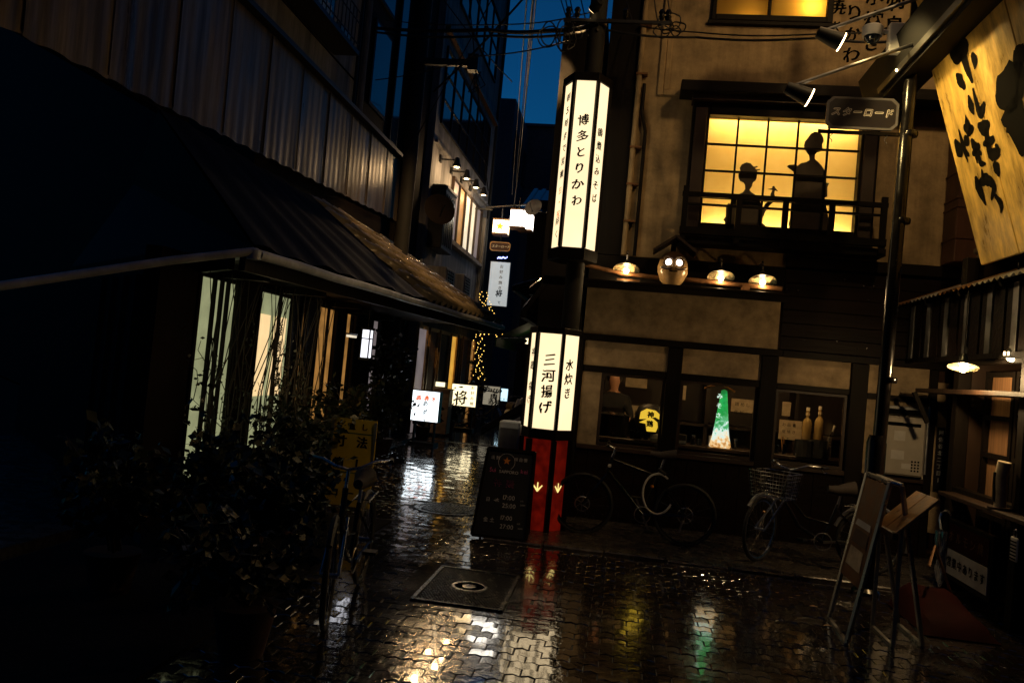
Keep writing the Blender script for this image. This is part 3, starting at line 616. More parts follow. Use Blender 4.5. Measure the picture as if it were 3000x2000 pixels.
# bottles and taps on the counter
def bottle(px, label, h=.37, r=.056):
    p = onY(px, 1285, 10.22); z = .982
    b = thing('bottle', label, 'bottle', (p.x, p.y, z), 'bottles on the bar counter')
    top = onY(px, 1190, 10.22).z; h = top-1.19; base = onY(px, 1285, 10.22).z
    MB().lathe([(.001, .0), (.13, .0), (.13, base-z-.003), (.001, base-z-.003)], 16, (p.x, p.y, z)).build('stand', 'black', b)
    z = base
    MB().lathe([(.001, 0), (r, .004), (r, h*.52), (r*.8, h*.62), (r*.35, h*.68), (r*.32, h*.90), (.001, h*.90)], 18, (p.x, p.y, z)).build('glass_body', 'bottleglass', b, True)
    MB().lathe([(.001, .006), (r*.9, .008), (r*.9, h*.42), (.001, h*.42)], 18, (p.x, p.y, z)).build('liquid', 'liquid', b, True)
    MB().lathe([(.022, h*.9), (.022, h*1.0), (.001, h*1.0)], 14, (p.x, p.y, z)).build('cap', 'enamel', b)
    MB().lathe([(.024, h*.76), (.024, h*.83)], 14, (p.x, p.y, z)).build('neck_label', 'paper', b)
bottle(2352, 'left one of two clear bottles glowing in the right shop window'); bottle(2387, 'right one of two clear bottles glowing in the right shop window')
p = onY(2419, 1290, 10.25); t = thing('beer_tap', 'chrome beer tap standing right of the two bottles', 'tap', (p.x, p.y, .98))
MB().bar((p.x, p.y, .981), (p.x, p.y, 1.24), .028, 12).build('column', 'steel', t, True); MB().bar((p.x, p.y, 1.24), (p.x+.02, p.y-.06, 1.30), .02, 10).build('spout', 'steel', t, True); MB().bar((p.x+.02, p.y-.03, 1.29), (p.x+.045, p.y-.03, 1.39), .012, 8, .018).build('lever', 'enamel', t, True)
t = thing('stock_pot', 'large black stock pot at the left end of the counter', 'pot', (-.05, 10.3, .98))
MB().lathe([(.001, .0), (.19, .0), (.2, .26), (.205, .27), (.19, .275), (.18, .27)], 26, (-.05, 10.42, .982)).build('body', 'blackgloss', t, True); MB().lathe([(.2, .275), (.12, .30), (.001, .31)], 26, (-.05, 10.42, .982)).build('lid', 'steel', t, True)
for i, (x, hgt, r) in enumerate(((.2, .11, .035), (.29, .11, .035), (.37, .09, .035), (.25, .09, .03), (.62, .1, .04), (.95, .12, .04), (1.02, .08, .04), (1.45, .13, .035), (1.95, .10, .04), (2.03, .13, .03))):
    t = thing('drinking_glass', ('drinking glass %s' % ('beside the black stock pot', 'second from the stock pot', 'below the round lantern', 'in front of the glasses by the stock pot', 'behind the thick post', 'at the left of the middle window', 'short one in the middle window', 'right of the green display', 'below the paper strip in the right window', 'tall one holding chopsticks in the right window')[i]), 'glass', (x, 10.25, .98), 'glasses on the bar counter')
    MB().lathe([(.001, .002), (r*.8, .002), (r, hgt), (r*.93, hgt), (r*.73, .01), (.001, .01)], 14, (x, 10.25+.05*(i % 3), .982)).build('glass_body', 'glass', t, True)
t = thing('chopsticks', 'pair of pale chopsticks leaning in the right window', 'chopsticks', (2.03, 10.3, .99))
MB().bar((2.02, 10.30, .99), (1.99, 10.30, 1.2), .005, 6).build('stick', 'lightwood', t); MB().bar((2.035, 10.30, .99), (2.02, 10.31, 1.2), .005, 6).build('stick', 'lightwood', t)
for i, (x, w_, hh, mt_, lb_) in enumerate(((.42, .16, .09, 'white_paint', 'pale tray on the counter in the left window'), (.66, .2, .12, 'black', 'black box on the counter behind the post'), (1.12, .18, .14, 'galv', 'metal container left of the green display'), (2.14, .16, .09, 'black', 'black card reader with small lights in the right window'), (2.3, .14, .05, 'redcloth', 'folded red cloth under the two bottles'))):
    t = thing('counter_box', lb_, 'box', (x, 10.2, .98)); MB().bx(x, x+w_, 10.16, 10.28, .982, .982+hh).build('box_body', mt_, t, bevel=.008); MB().bx(x+.01, x+w_-.01, 10.155, 10.16, .99, .99+hh*.3).build('front_panel', 'galv', t)
    if i == 3: MB().bx(x+.10, x+.115, 10.150, 10.156, 1.05, 1.058).build('led', 'led', t)
# person behind the counter (dark shirt, forearm towards the counter)
def person():
    t = thing('person', 'person in a black shirt working behind the counter in the left window', 'person', (.0, 10.95, 0))
    V_ = [(0, 0, .95), (0, 0, 1.15), (0, 0, 1.38), (0, 0, 1.5), (0, -.02, 1.58), (0, -.04, 1.68), (0, -.03, 1.76),
          (-.16, 0, 1.42), (-.24, -.05, 1.2), (-.14, -.28, 1.12), (-.06, -.42, 1.12), (.16, 0, 1.42), (.25, -.05, 1.2), (.12, -.26, 1.1), (.02, -.36, 1.08), (-.09, 0, .85), (-.1, 0, .45), (-.1, 0, .06), (.09, 0, .85), (.1, 0, .45), (.1, 0, .06)]
    E_ = [(0, 1), (1, 2), (2, 3), (3, 4), (4, 5), (5, 6), (2, 7), (7, 8), (8, 9), (9, 10), (2, 11), (11, 12), (12, 13), (13, 14), (0, 15), (15, 16), (16, 17), (0, 18), (18, 19), (19, 20)]
    r_ = [.15, .145, .15, .055, .06, .095, .07, .07, .05, .038, .04, .07, .05, .038, .04, .09, .065, .05, .09, .065, .05]
    me = bpy.data.meshes.new('body'); me.from_pydata(V_, E_, []); ob = bpy.data.objects.new('body', me); COL.objects.link(ob)
    ob.modifiers.new('skin', 'SKIN'); 
    for i, sv in enumerate(me.skin_vertices[0].data): sv.radius = (r_[i], r_[i]*(.72 if i < 3 else 1)); sv.use_root = (i == 0)
    sd = ob.modifiers.new('sub', 'SUBSURF'); sd.levels = 2; sd.render_levels = 2
    dg = bpy.context.evaluated_depsgraph_get(); e2 = bpy.data.meshes.new_from_object(ob.evaluated_get(dg)); bpy.data.objects.remove(ob)
    e2.name = 'body'; e2.materials.clear(); e2.materials.append(M['clothblack']); e2.materials.append(M['skin'])
    for pl in e2.polygons:
        c = pl.center; pl.material_index = 1 if (c.z > 1.5 or (c.y < -.14)) else 0; pl.use_smooth = True
    b = bpy.data.objects.new('body', e2); COL.objects.link(b); b.parent = t
    hh = MB().lathe([(.001, 1.82), (.08, 1.80), (.105, 1.74), (.105, 1.68), (.09, 1.64)], 18, (0, .0, 0)); hh.build('hair', 'clothblack', t, True, off=(0, 0, 0))
    ap_ = MB().bx(-.15, .15, -.135, -.12, .7, 1.3); ap_.build('apron', 'darkwood', t, off=(0, 0, 0))
    for s in (-1, 1):
        fg = MB()
        x0, y0, z0 = (-.06, -.44, 1.12) if s < 0 else (.02, -.38, 1.08)
        for k in range(4): fg.tube([(x0-.03+k*.02, y0, z0), (x0-.03+k*.02, y0-.045+.006*abs(k-1.5), z0-.012), (x0-.03+k*.018, y0-.055, z0-.045)], .009, 6)
        fg.tube([(x0+.035, y0+.03, z0), (x0+.05, y0-.01, z0-.02), (x0+.035, y0-.035, z0-.035)], .010, 6)
        fg.build('finger_group', 'skin', t, True, off=(0, 0, 0), kind='stuff')
    t.location = (-.08, 10.98, 0.03)
person()
# ================================================================ LANTERN COLUMN at the corner
def hexring(c, side, rot=0.): return [V((c[0]+side*math.cos(R(a+rot)), c[1]+side*math.sin(R(a+rot)), 0)) for a in (240, 300, 0, 60, 120, 180)]
def lantern(t, c, side, rot, z0, z1, mt, post=.036, capt=.10, capb=.10, over=.02):
    hx = hexring(c, side, rot); ho = hexring(c, side+over, rot)
    for nm, za, zb in (('top_cap', z1, z1+capt), ('bottom_cap', z0-capb, z0)):
        MB().prism([(p.x, p.y) for p in ho], (0, 0, za), XP, YP, zb-za).build(nm, 'darkwood', t, bevel=.006)
    for i in range(6):
        a, b = hx[i], hx[(i+1) % 6]; n = ((a+b)/2-V((c[0], c[1], 0))).normalized(); d = (b-a).normalized()
        MB().beam(a+V((0, 0, z0+.001)), a+V((0, 0, z1-.001)), post, post, (a-V((c[0], c[1], 0)))).build('post', 'darkwood', t)
        q0 = a+d*.012-n*.010; q1 = b-d*.012-n*.010
        MB().quad(q0+V((0, 0, z0)), q1+V((0, 0, z0)), q1+V((0, 0, z1)), q0+V((0, 0, z1))).build('panel', mt, t)
    return hx
def face(c, side, rot, i):
    hx = hexring(c, side, rot); a, b = hx[i], hx[(i+1) % 6]; n = ((a+b)/2-V((c[0], c[1], 0))).normalized(); return (a+b)/2-n*.006, (b-a).normalized()
pole = thing('utility_pole', 'thick dark utility pole rising behind the tall hexagonal lantern', 'pole', (-.62, 9.02, 0))
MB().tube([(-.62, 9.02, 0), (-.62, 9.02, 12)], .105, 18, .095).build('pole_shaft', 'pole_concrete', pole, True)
for z in (5.7, 6.05): MB().lathe([(.112, z), (.112, z+.05)], 18, (-.62, 9.02, 0)).build('pole_band', 'galv', pole)
MB().beam((-1.0, 8.9, 5.72), (.2, 8.9, 5.72), .035, .035).build('cross_arm', 'black', pole)
for x in (-.95, -.85, -.3, .1, .17): MB().lathe([(.02, 5.75), (.04, 5.79), (.025, 5.81), (.04, 5.84), (.022, 5.87)], 10, (x, 8.9, 0)).build('insulator', 'blackgloss', pole, True)
sl = thing('pole_spotlight', 'small lit spotlight clamped to the utility pole above the lantern', 'lamp', (-.8, 8.9, 5.9))
c = onY(1735, 30, 8.85); MB().lathe([(.05, 0), (.06, .06), (.045, .13), (.001, .14)], 16, c, (.62, -.6, .5)).build('housing', 'black', sl, True); MB().lathe([(.045, -.004), (.001, -.004)], 16, c, (.62, -.6, .5)).build('lens', 'spot_face', sl); MB().bar(c+V((0, 0, .1)), (-.66, 8.95, c.z+.05), .012, 6).build('bracket', 'black', sl)
ld = bpy.data.lights.new('spot', 'SPOT'); ld.energy = 1300; ld.color = (1, .60, .24); ld.spot_size = R(40); ld.spot_blend = .8; ld.shadow_soft_size = .04; lo = bpy.data.objects.new('spot_light', ld); COL.objects.link(lo); lo.parent = sl
dd_ = (V((-3.7, 14.0, 3.6))-c).normalized(); lo.location = c+dd_*.12-OFF[sl]; lo.rotation_euler = (-dd_).to_track_quat('Z', 'Y').to_euler()
UC, US = (-.66, 8.925), .262
u = thing('tall_lantern', 'tall white hexagonal lantern sign with black brush characters around the pole', 'lantern', (UC[0], UC[1], 3.0))
lantern(u, UC, US, 0, 3.10, 4.96, 'lantern_white', capt=.09, capb=.13)
fc, fd = face(UC, US, 0, 0); lettering('博多とりかわ', 'ink', u, (fc.x+.005, fc.y, 4.52), fd, ZP, .155, True, 1.16, .03, .05, jit=.02)
fc, fd = face(UC, US, 0, 5); lettering('朝5時まで営業', 'ink', u, (fc.x, fc.y, 4.80), fd, ZP, .115, True, 1.26, .03, .05, jit=.02)
lettering('日・祝', 'redink', u, (fc.x, fc.y, 3.74), fd, ZP, .105, True, 1.25, .02, .05); lettering('除く', 'ink', u, (fc.x, fc.y, 3.40), fd, ZP, .11, True, 1.35, .02, .05)
fc, fd = face(UC, US, 0, 1); lettering('鶏煮込みそば', 'ink', u, (fc.x, fc.y, 4.42), fd, ZP, .125, True, 1.18, .03, .05, jit=.02)
LC, LS, LR = (-.755, 8.80), .285, -7
l = thing('low_lantern', 'white hexagonal lantern on a red glowing base at the street corner', 'lantern', (LC[0], LC[1], 0))
lantern(l, LC, LS, LR, 1.10, 2.13, 'lantern_white', capt=.07, capb=.11, over=.012)
hx = hexring(LC, LS-.012, LR)
for i in range(6):
    a, b = hx[i], hx[(i+1) % 6]; d = (b-a).normalized(); n = ((a+b)/2-V((LC[0], LC[1], 0))).normalized()
    MB().beam(a, a+V((0, 0, .985)), .05, .05, (a-V((LC[0], LC[1], 0)))).build('base_post', 'darkwood', l)
    q0 = a+d*.015-n*.014; q1 = b-d*.015-n*.014; MB().quad(q0, q1, q1+V((0, 0, .985)), q0+V((0, 0, .985))).build('base_panel', 'lantern_red', l)
for k in (0, 1):
    fc, fd = face(LC, LS-.012, LR, k); fc = fc+V((fd.y, -fd.x, 0))*.002
    for pts in ([(0, .09), (.006, .085), (.008, 0), (-.008, 0), (-.006, .085)], [(-.055, .055), (-.045, .062), (.006, .004), (-.004, -.014)], [(.055, .055), (.045, .062), (-.006, .004), (.004, -.014)]):
        MB().prism(pts, (fc.x, fc.y, .44), fd, ZP, .002 if len(pts) == 5 else .003).build('arrow_mark', 'arrow_glow', l)
fc, fd = face(LC, LS, LR, 0); lettering('三河揚げ', 'ink', l, (fc.x+.01, fc.y, 1.845), fd, ZP, .175, True, .97, .032, .05, jit=.015)
fc, fd = face(LC, LS, LR, 1); lettering('水炊き', 'ink', l, (fc.x, fc.y, 1.81), fd, ZP, .155, True, .98, .03, .05, jit=.02)
fc, fd = face(LC, LS, LR, 5); lettering('神鶏 揚げ', 'ink', l, (fc.x, fc.y, 1.92), fd, ZP, .125, True, 1.18, .025, .05)
# ================================================================ STREET LAMP POLE, plaque, cameras, sign spots
PX, PY = 2.38, 7.6
sp = thing('street_lamp', 'dark glossy street lamp pole with banded joints in front of the facade', 'street lamp', (PX-.05, PY, 0))
MB().tube([(PX-.06, PY, 0), (PX-.03, PY, 1.5), (PX+.02, PY, 7.0)], .062, 18, .056).build('pole_shaft', 'polemetal', sp, True)
MB().lathe([(.12, 0), (.12, .03), (.085, .06), (.085, 1.35), (.066, 1.42)], 18, (PX-.055, PY, 0)).build('pole_base', 'polemetal', sp, True)
for z in (1.9, 3.35, 4.15, 4.78, 5.12, 5.26): MB().lathe([(.068, z), (.073, z+.01), (.073, z+.04), (.068, z+.05)], 18, (PX+z*.008-.01, PY, 0)).build('pole_band', 'galv' if z > 5 else 'polemetal', sp, True)
for s in (-1, 1):
    cxx = PX+s*.42-.03
    MB().bar((PX+.02, PY, 6.75), (cxx, PY, 6.75), .02, 8).build('lamp_arm', 'polemetal', sp)
    MB().bx(cxx-.2, cxx+.2, PY-.2, PY+.2, 6.22, 6.62).build('lamp_cube', 'street_cube', sp, bevel=.02); MB().bx(cxx-.22, cxx+.22, PY-.22, PY+.22, 6.621, 6.66).build('lamp_lid', 'polemetal', sp)
    MB().bar((cxx, PY, 6.66), (cxx, PY, 6.75), .015, 8).build('lamp_stem', 'polemetal', sp)
MB().beam((1.60, PY, 4.165), (PX, PY, 4.165), .03, .03).build('plaque_arm', 'polemetal', sp)
pq = thing('street_plaque', 'dark street name plaque with white katakana hanging on the lamp pole', 'sign', (1.99, PY, 4.2))
a, b = onY(2420, 282, PY-.03), onY(2630, 380, PY-.03); x0, x1, z0, z1 = 1.655, 2.285, 4.19, 4.485
oct_ = [(x0+.05, z0), (x1-.05, z0), (x1, z0+.05), (x1, z1-.05), (x1-.05, z1), (x0+.05, z1), (x0, z1-.05), (x0, z0+.05)]
MB().prism(oct_, (0, PY-.005, 0), XP, ZP, .03).build('plate', 'plaque', pq)
ri = MB(); inn = [((x-1.97)*.93+1.97, (z-4.3375)*.86+4.3375) for x, z in oct_]
for i in range(8): ri.add([(oct_[i][0], PY-.037, oct_[i][1]), (oct_[(i+1) % 8][0], PY-.037, oct_[(i+1) % 8][1]), (inn[(i+1) % 8][0], PY-.037, inn[(i+1) % 8][1]), (inn[i][0], PY-.037, inn[i][1])], [(0, 1, 2, 3)])
ri.build('border', 'plaque_trim', pq)
def outlined(s, t, o, sz, sl, mt='plaque_letter', core='plaque', X=XP):
    N = X.cross(ZP)
    for dx, dz in ((-.05, 0), (.05, 0), (0, .05), (0, -.05), (.035, .035), (-.035, -.035)):
        lettering(s, mt, t, V(o)+X*(dx*sz)+ZP*(dz*sz), X, ZP, sz, False, .92, .0, 0, sl, lift=.002+dx*.004+dz*.007, name='lettering')
    lettering(s, core, t, V(o), X, ZP, sz, False, .92, .0, 0, sl, lift=.0045, name='lettering_core')
outlined('スターロード', pq, (1.742, PY-.036, 4.345), .102, .2)
for x in (1.72, 2.2): MB().tube([(x+.012*math.cos(k*.9), PY, 4.15-k*.010) for k in range(9)], .004, 5).build('hook', 'steel', pq)
# CCTV dome and junction box
c = onY(2555, 108, PY-.1)
cc = thing('dome_camera', 'white dome surveillance camera on the street lamp pole', 'camera', c)
MB().lathe([(.085, .0), (.09, .03), (.09, .085), (.08, .095), (.001, .097)], 24, c).build('housing', 'white_paint', cc, True); MB().lathe([(.001, -.075), (.04, -.065), (.065, -.035), (.072, 0)], 22, c).build('dome', 'darkglass', cc, True); MB().bar(c+V((.07, 0, .05)), c+V((.16, 0, .05)), .02, 8).build('mount', 'white_paint', cc)
c = onY(2626, 112, PY-.1); jb = MB().bx(c.x-.075, c.x+.085, PY-.16, PY-.065, c.z-.15, c.z+.12).build('junction_box', 'white_paint', None, bevel=.01, off=(c.x, PY-.1, c.z)); tag(jb, 'pale grey junction box beside the dome camera', 'junction box')
# two arm spotlights aimed at the big wooden board
def armspot(h, pole_px, label, Yh=7.15):
    c = onY(*h, Yh); e = V((PX+.35, 7.2, onY(*pole_px, 7.35).z+.10)); t = thing('sign_spotlight', label, 'lamp', e, 'arm spotlights of the wooden signboard')
    ax = V((.93, .03, -.36)).normalized()
    top = c-ax*.10+V((0, 0, .06))
    MB().tube([top, (top+e)/2+V((0, 0, .0)), e], .016, 8).build('arm', 'galv', t, True)
    MB().lathe([(.001, -.2), (.05, -.19), (.062, -.12), (.075, 0), (.078, .03), (.072, .03), (.06, -.02)], 20, c, ax).build('housing', 'black', t, True)
    MB().lathe([(.071, .024), (.001, .020)], 20, c, ax).build('lens', 'spot_face', t)
    ring = [c+ax*.032+(ax.orthogonal().normalized()*math.cos(k*.3142)+ax.cross(ax.orthogonal().normalized())*math.sin(k*.3142))*.075 for k in range(20)]
    MB().tube(ring, .006, 6, closed=True).build('rim', 'bulb_soft', t, True)
    ld = bpy.data.lights.new('spot', 'SPOT'); ld.energy = 80; ld.color = (1, .70, .26); ld.spot_size = R(95); ld.spot_blend = .6; ld.shadow_soft_size = .05
    lo = bpy.data.objects.new('spot_light', ld); COL.objects.link(lo); lo.parent = t
    lo.location = c+ax*.06-e; lo.rotation_euler = (-ax).to_track_quat('Z', 'Y').to_euler()
armspot((2455, 120), (2700, -10), 'upper black arm spotlight aimed at the wooden signboard')
armspot((2362, 282), (2700, 120), 'lower black arm spotlight aimed at the wooden signboard')
# big tilted wooden signboard
P00, P10 = onY(2722, 185, 7.6), onY(2872, 772, 7.6)       # far edge, top and bottom
du = V((0, -1, 0))
bw = 2.1
bd = thing('wooden_signboard', 'huge tilted golden wooden signboard with black brush characters at the top right', 'sign', P10)
X_ = du; Z_ = (P00-P10); hgt = Z_.length; Z_.normalize(); X_ = (X_-Z_*X_.dot(Z_)).normalized()
for i in range(3):
    MB().prism([(i*bw/3+.002, -.02), ((i+1)*bw/3-.002, -.02), ((i+1)*bw/3-.002, hgt+.9), (i*bw/3+.002, hgt+.9)], P10, X_, Z_, -.05).build('board_plank', 'signboard_wood', bd, bevel=.008)
nrm = X_.cross(Z_)
def bpix(px, py):
    d = ray(px, py); return CAM+d*((P10-CAM).dot(nrm)/d.dot(nrm))
def stroke(pts, wd, nm='brush_stroke'):
    q = [bpix(*p) for p in pts]; W = list(wd); rr = random.Random(int(pts[0][0]*7+pts[0][1])); Q = []; S = []; n = len(q)
    for i in range(n-1):
        p0, p1, p2, p3 = q[max(i-1, 0)], q[i], q[i+1], q[min(i+2, n-1)]
        for k in range(7):
            t_ = k/7; Q.append(.5*((2*p1)+(p2-p0)*t_+(2*p0-5*p1+4*p2-p3)*t_*t_+(3*p1-p0-3*p2+p3)*t_**3)); e = t_*t_*(3-2*t_); S.append(W[i]*(1-e)+W[i+1]*e)
    Q.append(q[-1]); S.append(W[-1]); n = len(Q); L = []; Rr = []
    for i in range(n):
        t_ = (Q[min(i+1, n-1)]-Q[max(i-1, 0)]).normalized(); s_ = nrm.cross(t_).normalized(); ww = S[i]*.46
        if i == 0 or i == n-1: ww *= .35
        j1, j2 = rr.uniform(.9, 1.1), rr.uniform(.9, 1.1); L.append(Q[i]+s_*ww*j1+nrm*.004); Rr.append(Q[i]-s_*ww*j2+nrm*.004)
    return MB().add(L+Rr, [(i, i+1, n+i+1, n+i) for i in range(n-1)]).build(nm, 'ink', bd)
def cp(pts): return [(2650+x/1.96, y/1.96) for x, y in pts]
for pts, wd in (([(290, 215), (300, 280), (330, 300)], [.05, .16, .14]), ([(262, 300), (300, 330), (345, 270), (352, 220)], [.05, .13, .15, .06]), ([(335, 300), (360, 390), (395, 478)], [.12, .10, .04]), ([(388, 305), (405, 350), (405, 400)], [.06, .10, .02]),
                ([(297, 425), (320, 460), (352, 510)], [.03, .13, .05]), ([(368, 545), (385, 610), (402, 660)], [.03, .11, .02]), ([(394, 505), (415, 590), (438, 650), (462, 585)], [.03, .07, .11, .04]),
                ([(422, 715), (455, 735), (488, 700)], [.05, .15, .06]), ([(470, 740), (480, 820), (500, 885), (535, 870), (525, 825)], [.07, .08, .12, .10, .04]), ([(452, 830), (490, 815), (518, 790)], [.04, .09, .05]),
                ([(352, 658), (365, 720), (385, 775)], [.01, .10, .10]), ([(340, 725), (370, 745), (398, 730)], [.05, .12, .05]), ([(312, 742), (340, 840), (368, 935)], [.02, .08, .02]), ([(345, 780), (360, 810), (372, 835)], [.05, .12, .04]), ([(385, 795), (410, 850), (435, 830)], [.05, .12, .05]), ([(390, 885), (415, 875), (445, 880)], [.04, .09, .04]), ([(410, 870), (420, 940)], [.07, .02]), ([(425, 880), (440, 935), (470, 938)], [.06, .07, .02]), ([(350, 870), (375, 895)], [.07, .04]),
                ([(512, 935), (530, 965), (545, 1015)], [.06, .12, .03]), ([(445, 970), (455, 1025)], [.02, .08]), ([(410, 1010), (430, 1080), (470, 1180)], [.05, .13, .03]), ([(430, 1060), (470, 1030), (515, 1070), (500, 1150)], [.06, .12, .09, .03]), ([(520, 1120), (555, 1170), (555, 1225)], [.05, .08, .02]),
                ([(530, 590), (580, 540), (640, 490), (690, 530)], [.1, .35, .4, .3]), ([(600, 600), (650, 720), (680, 900)], [.4, .35, .08]), ([(625, 330), (660, 340), (690, 360)], [.1, .25, .3]), ([(290, 800), (315, 860), (335, 895)], [.05, .16, .06])):
    stroke(cp(pts), wd)
bm = thing('gutter_beam', 'thick dark eave beam above the wooden signboard at the top right', 'beam', (2.9, 7.8, 5.2))
a = P00+Z_*-.02-nrm*-.10; MB().beam(P00+nrm*.10+X_*-1.0+Z_*.10, P00+nrm*.10+X_*3.0+Z_*.10, .36, .36, Z_).build('beam_body', 'matte_black', bm); MB().beam(P00+nrm*.30+X_*-.45+Z_*-.02, P00+nrm*.30+X_*3.0+Z_*-.02, .05, .05, Z_).build('gutter_lip', 'black', bm)
for i in range(7):
    c = onY(2688-i*10+ (6 if i % 2 else 0), 140+i*11, 7.5); t = MB().lathe([(.001, -.016), (.014, -.006), (.012, .008), (.001, .014)], 10, c).build('fairy_bulb', 'bulb_soft', None, True, off=c); tag(t, ('first (highest)', 'second', 'third', 'fourth', 'fifth', 'sixth', 'seventh (lowest)')[i]+' tiny string bulb under the dark eave beam by the pole', 'bulb', 'string bulbs under the eave beam')
# ================================================================ RIGHT SHOP (front at X = 3.2)
gs = thing('grill_shop', 'dark timber grill shop with corrugated eave and hanging slats on the right', 'building', (3.3, 7, 0))
b_ = MB(); b_.bx(3.3, 6, 3.0, 8.3, 3.25, 3.3); b_.bx(5.9, 6, 3, 8.3, 0, 3.25); b_.bx(3.35, 5.9, 8.25, 8.35, 0, 3.25); b_.bx(3.35, 5.9, 3.0, 3.1, 0, 3.25)
b_.build('shell', 'brownwood', gs)
b2 = MB(); b2.bx(3.95, 7, -9.0, 9.69, 3.35, 13.5); b2.build('upper_storey', 'darkwood', gs); MB().bx(-9, 3.94, -10, -9.01, 0, 12).build('sky_block_wing', 'darkwood', gs)  # upper storey lengthened and wall behind the camera added unseen to block skylight
for y in (8.22, 6.9, 5.6, 4.3): MB().bx(3.22, 3.34, y, y+.12, 0, 3.2).build('post', 'darkwood', gs, bevel=.006)
for z in (2.15, .86): MB().bx(3.23, 3.33, 3.2, 8.22, z, z+.12).build('rail', 'darkwood', gs)
n = 26     # hanging slats under the eave
for j in range(n):
    y = 9.55-j*.12; MB().bx(3.20+.01*(j % 2), 3.225+.01*(j % 2), y-.05, y+.05, 2.24, 2.86).build('slat', 'plank' if j % 4 else 'galv', gs)
MB().bx(3.19, 3.26, 6.0, 9.62, 2.19, 2.238).build('slat_rail', 'darkwood', gs)
# corrugated eave
for k in range(5):
    y0 = 9.6-k*.74; mb = MB(); vs_ = []; nn = 28
    for i in range(nn+1):
        y = y0-.73*i/nn; z = .014*math.sin(i*2*math.pi/4)
        vs_ += [(2.93, y, 2.80+z), (3.93, y, 3.22+z)]
    mb.add(vs_, [(2*i, 2*i+1, 2*i+3, 2*i+2) for i in range(nn)]).build('corrugated_sheet', 'rust' if k in (0, 2) else 'galv', gs, True)
for y in (9.3, 8.5, 7.7, 6.9, 6.1): MB().beam((2.96, y, 2.77), (3.9, y, 3.17), .04, .06).build('rafter', 'darkwood', gs)
# flood lamp on the upper storey, lighting the restaurant front
fl_ = thing('flood_lamp', 'wall flood lamp above the grill shop lighting the plaster front', 'lamp', (3.9, 4.6, 8.6)); fc_ = V((3.35, 4.6, 8.6)); fa_ = (V((1.15, 9.7, 3.4))-fc_).normalized()
MB().lathe([(.001, -.25), (.09, -.22), (.12, -.05), (.16, .04), (.15, .04), (.11, -.03)], 20, fc_, fa_).build('housing', 'black', fl_, True); MB().bar(fc_-fa_*.1, (3.949, 4.6, 8.75), .02, 8).build('arm', 'black', fl_)
MB().lathe([(.13, .0), (.001, .0)], 20, fc_, fa_).build('lens', 'spot_face', fl_)
ld = bpy.data.lights.new('flood', 'SPOT'); ld.energy = 310; ld.color = (1, .64, .27); ld.spot_size = R(62); ld.spot_blend = .4; ld.shadow_soft_size = .12
lo = bpy.data.objects.new('flood_light', ld); COL.objects.link(lo); lo.parent = fl_; lo.location = fc_+fa_*.08-OFF[fl_]; lo.rotation_euler = (-fa_).to_track_quat('Z', 'Y').to_euler()
# lattice door of the shop with brown curtain panes
for i, y in enumerate((6.35, 6.95, 7.55)):
    d = MB(); d.bx(3.42, 3.46, y, y+.05, .1, 2.1); d.bx(3.42, 3.46, y+.52, y+.57, .1, 2.1)
    for z in (.1, .75, 1.3, 1.65, 2.05): d.bx(3.42, 3.46, y+.05, y+.52, z, z+.045)
    d_ = d.build('door', 'darkwood', gs); MB().bx(3.465, 3.475, y+.05, y+.52, .8, 2.06).build('pane', 'curtain', d_)
MB().bx(3.10, 3.30, 6.0, 9.0, 1.86, 1.905).build('shelf', 'brownwood', gs, bevel=.006)
MB().beam((3.06, 8.9, 1.86), (3.21, 8.9, 1.55), .04, .04).build('shelf_bracket', 'darkwood', gs)
MB().bx(3.06, 3.22, 6.2, 8.1, .90, .94).build('counter_ledge', 'brownwood', gs, bevel=.006)
pendant(2822, 1072, 7.45, 'bright enamel lamp hanging under the corrugated eave of the right shop', .55, 'enamel lamps of the right shop', .125)
c = onY(2965, 1050, 7.2); t = thing('vented_lamp', 'small lamp with a slotted collar at the right edge under the eave', 'lamp', c, 'enamel lamps of the right shop')
MB().lathe([(.08, 0), (.07, .012), (.06, .02), (.055, .06), (.03, .085), (.001, .09)], 22, c).build('shade', 'black', t, True); MB().lathe([(.001, -.03), (.03, -.02), (.045, .002)], 18, c).build('bulb', 'bulb_soft', t, True); MB().bar(c+V((0, 0, .09)), (c.x, c.y, 3.0), .006, 6).build('cord', 'black', t)
for k in range(10): a = k*.628; MB().bx(c.x+.058*math.cos(a)-.005, c.x+.058*math.cos(a)+.005, c.y+.058*math.sin(a)-.005, c.y+.058*math.sin(a)+.005, c.z+.024, c.z+.052).build('slot', 'bulb_soft', t)
# sign box, umbrella, hanging tag, bottle vase on ledge
sb = thing('shop_sign_box', 'dark red and white shop sign board low beside the umbrella', 'sign', (3.19, 7.6, .2))
MB().bx(3.16, 3.215, 7.15, 8.05, .15, .70).build('box_body', 'darkwood', sb, bevel=.008); MB().bx(3.150, 3.159, 7.19, 8.01, .44, .66).build('red_panel', 'redcloth', sb); MB().bx(3.150, 3.159, 7.19, 8.01, .20, .425).build('white_panel', 'papergrey', sb)
lettering('ホルモン焼', 'rust', sb, (3.148, 7.93, .55), YN, ZP, .13, False, 1.15, .03); lettering('営業中あります', 'ink', sb, (3.148, 7.95, .315), YN, ZP, .12, False, .95, .03)
um = thing('clear_umbrella', 'folded clear plastic umbrella with curved grey handle leaning on the right shop', 'umbrella', (3.1, 8.15, 0))
ub = onZ(2752, 1722, .02); ut = onX(2762, 1550, ub.x+.05)
hk = [onX(x, y, ub.x+.06) for x, y in ((2757, 1552), (2753, 1520), (2757, 1503), (2768, 1496), (2780, 1498), (2786, 1508), (2786, 1520))]
MB().tube(hk, .011, 8).build('handle', 'plasticclear', um, True); MB().tube([ub, ut], .006, 6).build('shaft', 'steel', um)
